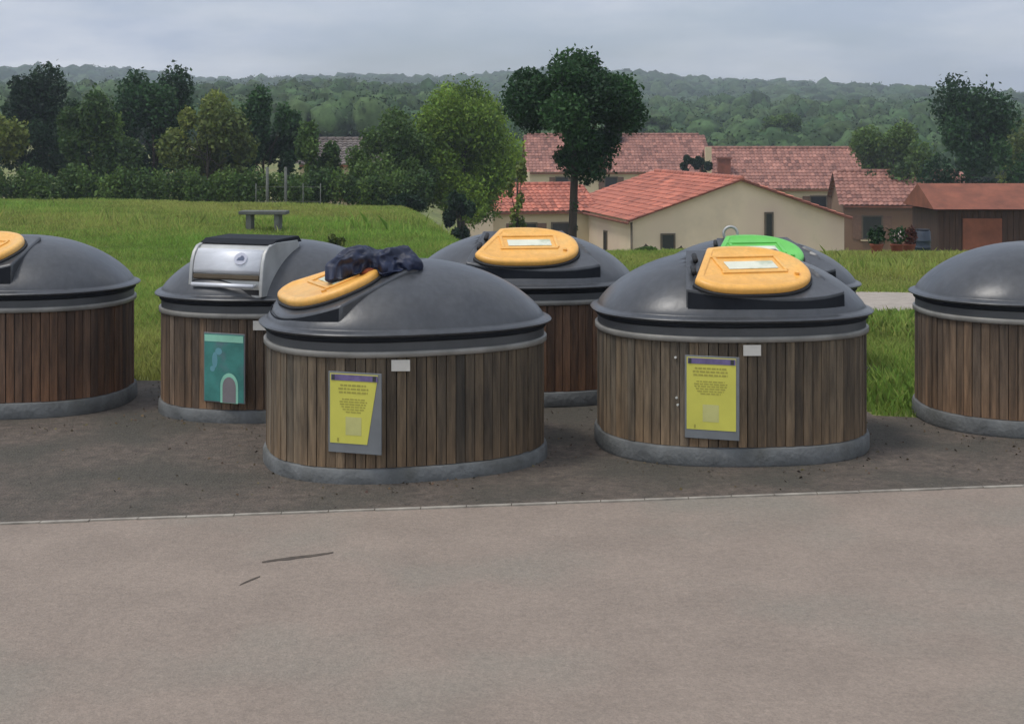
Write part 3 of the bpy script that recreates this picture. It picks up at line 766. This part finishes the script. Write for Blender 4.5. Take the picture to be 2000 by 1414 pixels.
# hero background trees
tree('broadleaf_tree', 'bright green broad tree rising behind the grass field, left of the tiled houses', 'tree', 900, 46, 170, 452, 102, 'leaf_bright', 52000, .060, 31, nclump=44, trunk_px=18, kids=('trunk', 'crown'))
t2 = tree('shade_tree', 'dark green tree with a slim bare trunk standing in front of the salmon-roofed house', 'tree', 1120, 30, 95, 345, 128, 'leaf_dark', 40000, .048, 32, nclump=26, lean=.06, trunk_px=17)
crown_mesh('trunk_shoots', t2, M['leaf_dark'], [(0.02, 0, .55, .13, .13, .30), (-.02, 0, 1.1, .06, .06, .3), (0.0, -.02, 1.52, .10, .08, .10), (.10, 0, .28, .22, .2, .25), (.02, 0, 2.0, .1, .1, .25)], 900, .035, 5)
tree('sapling', 'thin sapling with sparse shoots in front of the salmon roof', 'tree', 1010, 28, 300, 470, 24, 'leaf_olive', 900, .045, 33, nclump=9, trunk_px=6, shape='column')
tree('conifer', 'dark dense bush under the bright green tree, beside the end wall of the house', 'shrub', 898, 40, 375, 500, 38, 'leaf_deep', 6000, .07, 34, nclump=12, shape='column')
tree('broadleaf_tree', 'dark green rounded tree just left of the bright green tree', 'tree', 768, 44, 212, 425, 88, 'leaf_mid', 36000, .055, 35, nclump=34)
tree('shrub', 'deep green low shrub at the foot of the rounded dark tree', 'shrub', 790, 40, 365, 425, 46, 'leaf_deep', 5000, .06, 36, nclump=10)
tree('plum_shrub', 'purple-leaved shrub in front of the far beige house', 'shrub', 680, 46, 335, 420, 26, 'leaf_red', 3500, .06, 37, nclump=10)
tree('shrub', 'olive yellow-green shrub right of the purple-leaved shrub', 'shrub', 722, 42, 372, 420, 24, 'leaf_olive', 2500, .06, 38, nclump=8)
tree('broadleaf_tree', 'dark leafy tree left of the purple-leaved shrub', 'tree', 608, 45, 235, 412, 56, 'leaf_mid', 14000, .07, 39, nclump=16)
tree('shrub', 'small green shrub right behind the tallest fence post', 'shrub', 590, 40, 350, 420, 28, 'leaf_mid', 4000, .06, 40, nclump=9)
lab = ['tall dark tree, rightmost of the row beyond the left edge of the field', 'wide olive-green tree, second from the right in the row beyond the field',
       'dark green tree, third from the right in the row beyond the field', 'mid green tree, fourth from the right in the row beyond the field',
       'broad deep green tree, second from the left in the row beyond the field', 'olive-green tree at the left edge of the row beyond the field']
for i, (px, d, top, hp, lm) in enumerate(((515, 50, 140, 80, 'leaf_dark'), (405, 47, 180, 84, 'leaf_olive'), (300, 52, 125, 90, 'leaf_dark'), (190, 48, 170, 84, 'leaf_mid'), (85, 54, 135, 95, 'leaf_deep'), (-30, 49, 190, 85, 'leaf_olive'))):
    tree('broadleaf_tree', lab[i], 'tree', px, d, top, 440, hp, lm, 18000, .085, 50 + i, nclump=20, group='trees in the row beyond the field')
# hedge under the row
hl = ['low clipped dark hedge running along the far side of the grass field']
root = empty('hedge', (P(300, 420, 41).x, 41, float(tz(-10.6, 41)))); tag(root, hl[0], 'hedge')
cl = []
for i in range(46):
    xx = -8.2 + i * 0.36; cl.append((xx, rnd.uniform(-.2, .2), .45 + rnd.uniform(-.08, .12), .33, .35, .55 + rnd.uniform(-.1, .15)))
crown_mesh('foliage', root, M['leaf_mid'], cl, 32000, .055, 77)

# trees peeping between the roofs and on the right
tree('shrub', 'dark green treetop left of the cream chimney wall between two roofs', 'tree', 1342, 76, 298, 350, 20, 'leaf_deep', 2600, .10, 61, nclump=6)
tree('shrub', 'dark green treetop touching the cream chimney wall between two roofs', 'tree', 1372, 77, 304, 350, 17, 'leaf_deep', 2200, .10, 62, nclump=6)
for i, (px, d, top, bot, hp, lm, lb) in enumerate((
        (1275, 150, 228, 275, 40, 'leaf_mid', 'mid green tree on the hillside directly above the dusty pink roof'),
        (1440, 140, 248, 300, 38, 'leaf_deep', 'dark tree on the hillside above the right-hand roof'),
        (1530, 135, 222, 300, 46, 'leaf_mid', 'tree on the hillside right of the dark one above the right-hand roof'),
        (1745, 74, 215, 470, 90, 'leaf_mid', 'tall green tree between the brown house and the timber shed'),
        (1900, 60, 160, 500, 110, 'leaf_dark', 'tall dark tree behind the timber shed'),
        (2040, 66, 200, 500, 90, 'leaf_olive', 'olive tree at the right edge behind the timber shed'))):
    tree('broadleaf_tree', lb, 'tree', px, d, top, bot, hp, lm, 9000 if i < 3 else 20000, .14 if i < 3 else .10, 70 + i, nclump=14 if i < 3 else 26)
# bushes on the crest in front of the gable house
for i, (px, d, top, hp, lm, lb) in enumerate(((1262, 20.5, 484, 26, 'leaf_mid', 'low green bush in the grass left of the small dark window of the gable wall'),
                                  (1330, 21.5, 488, 22, 'leaf_olive', 'small olive bush in the grass right below the small dark window'),
                                  (955, 24, 452, 22, 'leaf_mid', 'low grey-green bush against the sloped end wall of the house'),
                                  (655, 20, 455, 15, 'leaf_olive', 'small dry weed clump with pale heads behind the steel chute container'))):
    tree('bush', lb, 'bush', px, d, top, 520, hp, lm, 1500, .030, 90 + i, nclump=8, kids=('stem', 'foliage'))

# ------------------------------------------------------------------ houses
def roof_slab(name, parent, p0, ax, up, la, lu, m, seed, pitch=.24, row=.38):
    """corrugated tiled roof plane: p0 corner, ax along the eave, up up the slope"""
    ax = Vector(ax).normalized(); up = Vector(up).normalized(); nrm = ax.cross(up).normalized()
    if nrm.z < 0: nrm = -nrm
    nc = int(la / pitch); per = 4; nr = int(lu / row); g = random.Random(seed)
    vs = []; ts = []; xs = nc * per + 1
    rowz = []
    tint = [[g.choice([.62, .85, .95, 1, 1, 1.1, 1.28]) * g.uniform(.92, 1.08) for _ in range(nc + 1)] for _ in range(nr + 1)]
    for r in range(nr):
        for q in (0, 1):
            v_ = (r + q * .999) * lu / nr; lift = .035 * (1 - q)
            for i in range(xs):
                h = .045 * abs(sin(pi * i / per)) + lift
                vs.append(Vector(p0) + ax * (i * la / (xs - 1)) + up * v_ + nrm * h)
                t = tint[r][min(nc, i // per)]; wv = g.uniform(.96, 1.04); ts.append((t * wv, t * (.94 + .06 * t), t * (.95 + .05 * t)))
    fs = []
    R_ = nr * 2
    for r in range(R_ - 1):
        for i in range(xs - 1): fs.append((r * xs + i, r * xs + i + 1, (r + 1) * xs + i + 1, (r + 1) * xs + i))
    b = MB(); b.v = [tuple(v) for v in vs]; b.f = fs; b.t = ts
    return b.build(name, m, parent)

def window(parent, o, e, w, u, z, ww, hh, name='window', arch=False):
    """o = wall origin, e along the wall, w outward; all in parent coordinates"""
    def Fp(a, q, zz): return o + e * a + w * q + Vector((0, 0, zz))
    b = MB(); t = .07
    for (a0, a1, z0, z1) in ((u - ww / 2 - t, u - ww / 2, z - t, z + hh + t), (u + ww / 2, u + ww / 2 + t, z - t, z + hh + t), (u - ww / 2, u + ww / 2, z - t, z), (u - ww / 2, u + ww / 2, z + hh, z + hh + t)):
        b.prism([Fp(a0, -.02, z0), Fp(a1, -.02, z0), Fp(a1, -.02, z1), Fp(a0, -.02, z1)], w * .08)
    fr = b.build(name, M['frame_w'], parent)
    if name == 'window' and ww > .75:
        for sg in (-1, 1):
            b = MB(); a0 = u + sg * (ww / 2 + t + .01); a1 = a0 + sg * ww * .48
            b.prism([Fp(a0, .002, z - .03), Fp(a1, .002, z - .03), Fp(a1, .002, z + hh + .03), Fp(a0, .002, z + hh + .03)], w * .045); b.build('shutter', M['shutter'], parent)
    b = MB(); b.prism([Fp(u - ww / 2, -.01, z), Fp(u + ww / 2, -.01, z), Fp(u + ww / 2, -.01, z + hh), Fp(u - ww / 2, -.01, z + hh)], w * .025); b.build('pane', M['glass'], fr)
    b = MB(); b.prism([Fp(u - ww / 2 - .12, -.01, z - t - .06), Fp(u + ww / 2 + .12, -.01, z - t - .06), Fp(u + ww / 2 + .12, -.01, z - t), Fp(u - ww / 2 - .12, -.01, z - t)], w * .14); b.build('sill', M['render2'], fr)
    return fr

def gable_house(name, label, A, theta, W, L, wall_h, rise, wallm, tilem, seed, group=None, over=.25, ridge_along='depth'):
    """A: nearest front-left ground corner; front wall W wide along e; L deep along q.
    ridge_along 'depth': the gable faces the viewer; 'width': the roof slope faces the viewer"""
    root = empty(name, A); tag(root, label, 'house', group)
    e = Vector((cos(theta), sin(theta), 0)); q = Vector((-sin(theta), cos(theta), 0)); w = -q
    Z = Vector((0, 0, 1))
    b = MB()
    if ridge_along == 'depth':
        b.prism([Z * -1.5, e * W - Z * 1.5, e * W + Z * wall_h, e * W / 2 + Z * (wall_h + rise), Z * wall_h], q * L)
        wa = b.build('wall', M[wallm], root)
        sl = math.hypot(W / 2, rise); u1 = (e * W / 2 + Z * rise).normalized(); u2 = (-e * W / 2 + Z * rise).normalized(); ov = over
        ro = roof_slab('roof', root, Z * (wall_h + .06) - u1 * ov - q * ov, q, u1, L + 2 * ov, sl + ov, M[tilem], seed)
        ro2 = roof_slab('roof', root, e * W + Z * (wall_h + .06) - u2 * ov - q * ov, q, u2, L + 2 * ov, sl + ov, M[tilem], seed + 1)
        b = MB(); c = e * W / 2 + Z * (wall_h + rise + .10)
        for i in range(int(L / .4)): b.tube([c - q * ov + q * (i * .4), c - q * ov + q * (i * .4 + .42)], [.11, .13], 8, tint=(rnd.uniform(.8, 1.1),) * 3)
        b.build('ridge_tiles', M[tilem], root, smooth=True)
        # verge: brown fascia boards along the two rakes
        b = MB()
        for (s, uu) in ((Z * wall_h, u1), (e * W + Z * wall_h, u2)):
            p0 = s - uu * ov + Z * .0 - q * (.0); p1 = s + uu * sl
            b.prism([p0 - q * ov * .9, p1 - q * ov * .9, p1 - q * ov * .9 + Z * .09, p0 - q * ov * .9 + Z * .09], q * (ov * .9 - .005))
        b.build('fascia', M['fascia'], root)
        # eave board and gutter on the left
        b = MB(); b.box((0, 0, 0), (.001, .001, .001)); b = MB()
        g0 = Z * (wall_h - .02) - u1 * (ov + .02); b.tube([g0 - q * ov, g0 + q * (L + ov)], .06, 8); b.build('gutter', M['fascia'], root, smooth=True)
        b = MB(); d0 = -e * .05 - q * .05; b.tube([d0 + Z * (wall_h - .1), d0 - Z * 1.2], .045, 8); b.build('downpipe', M['frame_w'], root, smooth=True)
    else:
        b.prism([-Z * 1.5, q * L - Z * 1.5, q * L + Z * wall_h, q * L / 2 + Z * (wall_h + rise), Z * wall_h], e * W)
        wa = b.build('wall', M[wallm], root)
        sl = math.hypot(L / 2, rise); u1 = (q * L / 2 + Z * rise).normalized(); u2 = (-q * L / 2 + Z * rise).normalized(); ov = over
        roof_slab('roof', root, Z * (wall_h + .06) - u1 * ov - e * ov, e, u1, W + 2 * ov, sl + ov, M[tilem], seed)
        roof_slab('roof', root, q * L + Z * (wall_h + .06) - u2 * ov - e * ov, e, u2, W + 2 * ov, sl + ov, M[tilem], seed + 1)
        b = MB(); c = q * L / 2 + Z * (wall_h + rise + .10)
        for i in range(int(W / .4)): b.tube([c + e * (i * .4), c + e * (i * .4 + .42)], [.11, .13], 8, tint=(rnd.uniform(.8, 1.1),) * 3)
        b.build('ridge_tiles', M[tilem], root, smooth=True)
        b = MB(); g0 = Z * (wall_h - .03) - u1 * ov; b.prism([g0 - q * .02, g0 + q * .10, g0 + q * .10 + Z * .08, g0 - q * .02 + Z * .08], e * W); b.build('fascia', M['fascia'], root)
    return root, e, q, w

# 1: gabled house with salmon tiles
eave_z = CAM_H - 166 / (F_PX / 58)
A = Vector((235 / (F_PX / 58), 58, eave_z - 3.0)); TH = R(11)
h1, e1, q1, w1 = gable_house('house', 'beige gabled house with a salmon tiled roof behind the front right container', A, TH, 9.5, 12.5, 3.0, 1.62, 'render', 'tile', 200, over=.28)
window(h1, Vector((0, 0, 0)), e1, w1, 1.55, 1.55, .50, .80)
window(h1, Vector((0, 0, 0)), e1, w1, 6.05, 2.05, .26, 1.15, 'narrow_window')
window(h1, q1 * 12.5, -q1, -e1, 8.2, 1.0, .4, 1.2)
# lower wing on its left
A2 = A - e1 * 4.6 + q1 * 7.5
h1b, *_ = gable_house('house', 'low wing with a salmon tiled roof, left of the gabled house, behind the slim tree', A2, TH, 4.9, 6.4, 2.98, 1.05, 'render2', 'tile', 220, ridge_along='width')
window(h1b, Vector((0, 0, 0)), e1, w1, 1.6, 1.3, .9, 1.1); window(h1b, Vector((0, 0, 0)), e1, w1, 3.3, .3, .9, 2.1, 'door_window')
# sloped end wall
rt = empty('garden_wall', A2 - e1 * 1.45 - q1 * .4); tag(rt, 'pale rendered end wall with a sloping top beside the low tiled wing', 'wall')
b = MB(); b.prism([Vector((0, 0, -1.5)), e1 * 1.4 - Vector((0, 0, 1.5)), e1 * 1.4 + Vector((0, 0, 2.95)), Vector((0, 0, 2.45))], q1 * .3); b.build('wall', M['render'], rt)
b = MB(); b.prism([-e1 * .04 - q1 * .04 + Vector((0, 0, 2.452)), e1 * 1.39 - q1 * .04 + Vector((0, 0, 2.952)), e1 * 1.39 - q1 * .04 + Vector((0, 0, 3.03)), -e1 * .04 - q1 * .04 + Vector((0, 0, 2.53))], q1 * .38); b.build('coping', M['render2'], rt)
# 2: dusty pink roof behind
d2 = 95; k2 = d2 / F_PX
A3 = Vector(((1035 - 1000) * k2, d2, CAM_H - (336 - HORIZON) * k2 - 3.0))
h2, e2, q2, w2 = gable_house('house', 'house with a large dusty pink roof behind the salmon-roofed house', A3, R(2), 12.6, 9.0, 3.0, 2.45, 'render2', 'tile2', 240, ridge_along='width')
for u in (2.2, 5.6, 9.0): window(h2, Vector((0, 0, 0)), e2, w2, u, 1.6, .8, 1.0)
b = MB(); b.prism([Vector((5.4, 3.6, 4.9)), Vector((6.6, 3.6, 4.9)), Vector((6.6, 3.6, 6.5)), Vector((5.4, 3.6, 6.5))], Vector((0, .8, 0))); b.build('chimney', M['tile2'], h2)
# 3: right-hand roof
d3 = 84; k3 = d3 / F_PX
A4 = Vector(((1394 - 1000) * k3, d3, CAM_H - (368 - HORIZON) * k3 - 3.0))
h3, e3, q3, w3 = gable_house('house', 'house with a long dull pink roof right behind the apex of the gabled house', A4, R(-3), 9.5, 9.0, 3.0, 2.30, 'render2', 'tile2', 260, ridge_along='width')
b = MB(); b.box((.85, 1.5, 4.25), (.75, .6, 1.0)); b.build('chimney', M['fascia'], h3)
b = MB(); b.box((.85, 1.5, 4.80), (.9, .75, .10)); b.build('chimney_cap', M['fascia'], h3)
b = MB(); b.box((-.22, .8, 4.5), (.36, .4, 2.0)); b.build('pillar', M['render2'], h3)
window(h3, Vector((0, 0, 0)), e3, w3, 6.3, 1.6, .9, .9)
# 4: brown house at right, 5: beige house far left
d4 = 70; k4 = d4 / F_PX
A5 = Vector(((1648 - 1000) * k4, d4, CAM_H - (400 - HORIZON) * k4 - 2.9))
h4, e4, q4, w4 = gable_house('house', 'brown rendered house right of the gabled house', A5, R(-8), 6.2, 7, 2.9, 1.5, 'render3', 'tile2', 280, ridge_along='width')
window(h4, Vector((0, 0, 0)), e4, w4, 1.4, 1.2, .9, 1.1)
window(h4, Vector((0, 0, 0)), e4, w4, 4.3, 1.2, .9, 1.1)
d5 = 66; k5 = d5 / F_PX
A6 = Vector(((585 - 1000) * k5, d5, CAM_H - (322 - HORIZON) * k5 - 2.9))
h5, e5, q5, w5 = gable_house('house', 'pale beige house half hidden behind the trees left of the bright green tree', A6, R(6), 5.0, 7, 2.9, 1.1, 'render2', 'tile3', 300, ridge_along='width')
window(h5, Vector((0, 0, 0)), e5, w5, 1.1, 1.2, .8, 1.1); window(h5, Vector((0, 0, 0)), e5, w5, 2.6, 1.2, .8, 1.1)

# ------------------------------------------------------------------ field furniture, left
def bench():
    d = 23.3; x0, x1 = P(470, 0, d).x, P(562, 0, d).x
    r = empty('bench', ((x0 + x1) / 2, d, float(tz((x0 + x1) / 2, d)))); tag(r, 'grey concrete bench standing in the field behind the steel chute container', 'bench')
    L = x1 - x0
    b = MB(); b.box((0, 0, .32), (L, .38, .06)); b.build('seat', M['post'], r, bevel=.01)
    for s in (-1, 1):
        b = MB(); b.box((s * (L / 2 - .16), 0, .14), (.09, .32, .31)); b.build('leg', M['post'], r, bevel=.01)
bench()
def wire_fence():
    d = 38; posts = [500, 522, 558, 592, 626]
    x0 = P(posts[0], 0, d).x
    r = empty('wire_fence', (x0, d, float(tz(x0, d)))); tag(r, 'low wire fence with grey posts along the far side of the field', 'fence')
    for px in posts:
        x = P(px, 0, d).x - x0; big = px in (522, 558)
        b = MB(); b.tube([(x, 0, -.3), (x, 0, 1.25 if big else .8)], .04 if big else .013, 8); b.build('post', M['post'], r, smooth=True)
    b = MB()
    for z in (.3, .7): b.tube([(0, 0, z), (P(posts[-1], 0, d).x - x0, 0, z)], .006, 5)
    b.build('wires', M['post'], r)
wire_fence()

# ------------------------------------------------------------------ shed, pots and barrel, right
def shed():
    d = 30; x0, x1 = P(1832, 0, d).x, P(2080, 0, d).x
    zb = float(tz(x0, d)) - .2
    r = empty('shed', (x0, d, zb)); tag(r, 'dark brown timber shed at the right beyond the bright grass', 'shed')
    W = x1 - x0; b = MB(); g = random.Random(4); n = int(W / .12)
    for i in range(n):
        t = g.uniform(.7, 1.25); b.box(((i + .5) * W / n, 0, 1.0), (W / n - .008, .025 + g.uniform(0, .01), 2.1), tint=(t, t, t))
    b.box((W / 2, 1.0, 1.0), (W - .02, 1.9, 2.06)); b.build('wall', M['dark_wood'], r)
    b = MB(); b.prism([Vector((-.15, -.2, 2.08)), Vector((-.15, 2.2, 2.08)), Vector((-.15, 1.0, 2.6))], Vector((W + .3, 0, 0))); b.build('roof', M['fascia'], r)
    b = MB(); b.box((.95, -.035, .95), (.85, .03, 1.85)); do = b.build('door', M['fascia'], r, bevel=.005)
    b = MB(); b.tube([(1.28, -.05, .9), (1.28, -.09, .9), (1.28, -.09, 1.05), (1.28, -.05, 1.05)], .012, 6); b.build('handle', M['steel_dull'], do)
shed()
pot_labels = ['terracotta pot with dark foliage, leftmost of three pots beyond the bright grass', 'terracotta pot with pale pink flowers, middle one of the three beyond the bright grass', 'terracotta pot with reddish foliage next to the slate blue barrel']
for i, (px, lm) in enumerate(((1712, 'leaf_deep'), (1752, 'leaf_dark'), (1775, 'leaf_red'))):
    d = 20.6 + .3 * i; x = P(px, 0, d).x; z = float(tz(x, d))
    r = empty('flower_pot', (x, d, z)); tag(r, pot_labels[i], 'flower pot', 'pots on the far edge of the grass')
    prof = [(.07, 0), (.095, .14), (.105, .15), (.105, .175), (.09, .175), (.085, .15)]
    b = MB(); vs = []; n = 20
    for rr, zz in prof: vs += [(rr * cos(2 * pi * k / n), rr * sin(2 * pi * k / n), zz) for k in range(n)]
    b.add(vs, [(a * n + k, a * n + (k + 1) % n, (a + 1) * n + (k + 1) % n, (a + 1) * n + k) for a in range(len(prof) - 1) for k in range(n)] + [tuple(range(n))])
    b.build('pot', M['terracotta'], r, angle=50)
    crown_mesh('foliage', r, M[lm], [(0, 0, .27, .13, .13, .12), (.05, 0, .36, .08, .08, .09), (-.06, .02, .33, .07, .07, .08)], 420, .028, 110 + i)
    if i == 1: crown_mesh('flowers', r, M['flower'], [(0, -.03, .30, .12, .10, .10)], 60, .022, 120)
def barrel():
    d = 22.0; x = P(1800, 0, d).x; r = empty('barrel', (x, d, float(tz(x, d)))); tag(r, 'slate blue plastic barrel left of the timber shed', 'barrel')
    prof = [(.0, 0), (.22, 0), (.24, .04), (.255, .25), (.265, .27), (.255, .29), (.26, .45), (.27, .47), (.26, .49), (.25, .72), (.22, .76)]; prof = [(a * .55, c * .55) for a, c in prof]
    b = MB(); vs = []; n = 28
    for rr, zz in prof: vs += [(rr * cos(2 * pi * k / n), rr * sin(2 * pi * k / n), zz) for k in range(n)]
    b.add(vs, [(a * n + k, a * n + (k + 1) % n, (a + 1) * n + (k + 1) % n, (a + 1) * n + k) for a in range(len(prof) - 1) for k in range(n)])
    b.build('drum', M['blue'], r, angle=50)
    b = MB(); b.tube([(0, 0, .415), (0, 0, .432)], .13, 28); b.build('lid', M['plastic_dark_and_shade'], r, bevel=.005)
barrel()

# ------------------------------------------------------------------ woodland on the slopes beyond the village (one far-off mass)
def canopy(name, trees, m, sub, seed):
    """every tree crown a lumpy closed shell of its own size, height and tone"""
    g = np.random.default_rng(seed)
    bm = bmesh.new(); bmesh.ops.create_icosphere(bm, subdivisions=sub, radius=1)
    base = np.array([v.co[:] for v in bm.verts]); fc = np.array([[v.index for v in f.verts] for f in bm.faces]); bm.free()
    nv = len(base); V = []; F = []; T = []
    for k, (x, y, z, r_, h) in enumerate(trees):
        w = 1 + .16 * np.sin(base @ g.normal(0, 3.2, 3) + g.uniform(0, 6)) + .13 * np.sin(base @ g.normal(0, 6, 3) + g.uniform(0, 6)) + g.normal(0, .085, nv)
        p = base * w[:, None] * [r_, r_, h] + [x, y, z]
        V.append(p); F.append(fc + k * nv)
        t = g.uniform(.55, 1.35); yl = g.uniform(-.1, .25)
        tt = t * g.uniform(.8, 1.2, nv); T.append(np.stack([tt * (1 + yl), tt * (1 + .3 * yl), tt], -1))
    o = np_mesh(name, np.concatenate(V), np.concatenate(F).reshape(-1), 3, m, np.concatenate(T)); tag(o, kind='stuff'); return o
M['leaf_wood'] = mat('woodland_canopy', (0.050, 0.088, 0.036), 0.9, vary=0.45, scale=1.1, attr='tint', spec=0.1, bump=1.0, bump_scale=2.5)
def woodland():
    g = np.random.default_rng(91); tr = []; cl = []
    for _ in range(3000):
        y = 118 + 170 * g.random() ** 1.2; x = g.uniform(-.48, .48) * y
        zz = float(tz(x, min(y, 270))); r_ = g.uniform(1.0, 2.5); h = r_ * g.uniform(.75, 1.25); z = zz + h * .5 + g.uniform(0, 1.2)
        tr.append((x, y, z, r_ * .78, h * .78)); cl.append((x, y, z, r_, r_, h))
    o = canopy('woodland', tr, M['leaf_wood'], 2, 92)
    o = crown_mesh('woodland_leaves', None, M['leaf_wood'], cl, 330000, .19, 96, bright=(.6, 1.3), jit=.05, tone=.4); tag(o, kind='stuff')
    tr = []; cl = []
    for _ in range(6500):
        y = 288 + 860 * g.random() ** .75; x = g.uniform(-.5, .5) * y
        zz = float(hill_z(np.array(x), np.array(y))); r_ = g.uniform(1.8, 4.2) * (.8 + y / 1100); h = r_ * g.uniform(.6, 1.0)
        tr.append((x, y, zz + 1.0, r_ * .86, h * .86)); cl.append((x, y, zz + 1.0, r_, r_, h))
    canopy('far_woodland', tr, M['leaf_wood'], 2, 95)
    o = crown_mesh('far_woodland_leaves', None, M['leaf_wood'], cl, 260000, .6, 97, bright=(.6, 1.3), jit=.03, tone=.4); tag(o, kind='stuff')
woodland()
def haze():
    b = MB(); b.box((100, 640, 60), (2200, 1480, 172)); o = b.build('haze', M['haze']); tag(o, kind='stuff')
mh = bpy.data.materials.new('haze_air'); mh.use_nodes = True; mh.node_tree.nodes.clear()
ho_ = mh.node_tree.nodes.new('ShaderNodeOutputMaterial'); hv = mh.node_tree.nodes.new('ShaderNodeVolumePrincipled')
hv.inputs['Color'].default_value = (.80, .88, 1, 1); hv.inputs['Density'].default_value = .0009; hv.inputs['Anisotropy'].default_value = .2
mh.node_tree.links.new(hv.outputs[0], ho_.inputs['Volume']); M['haze'] = mh
haze()
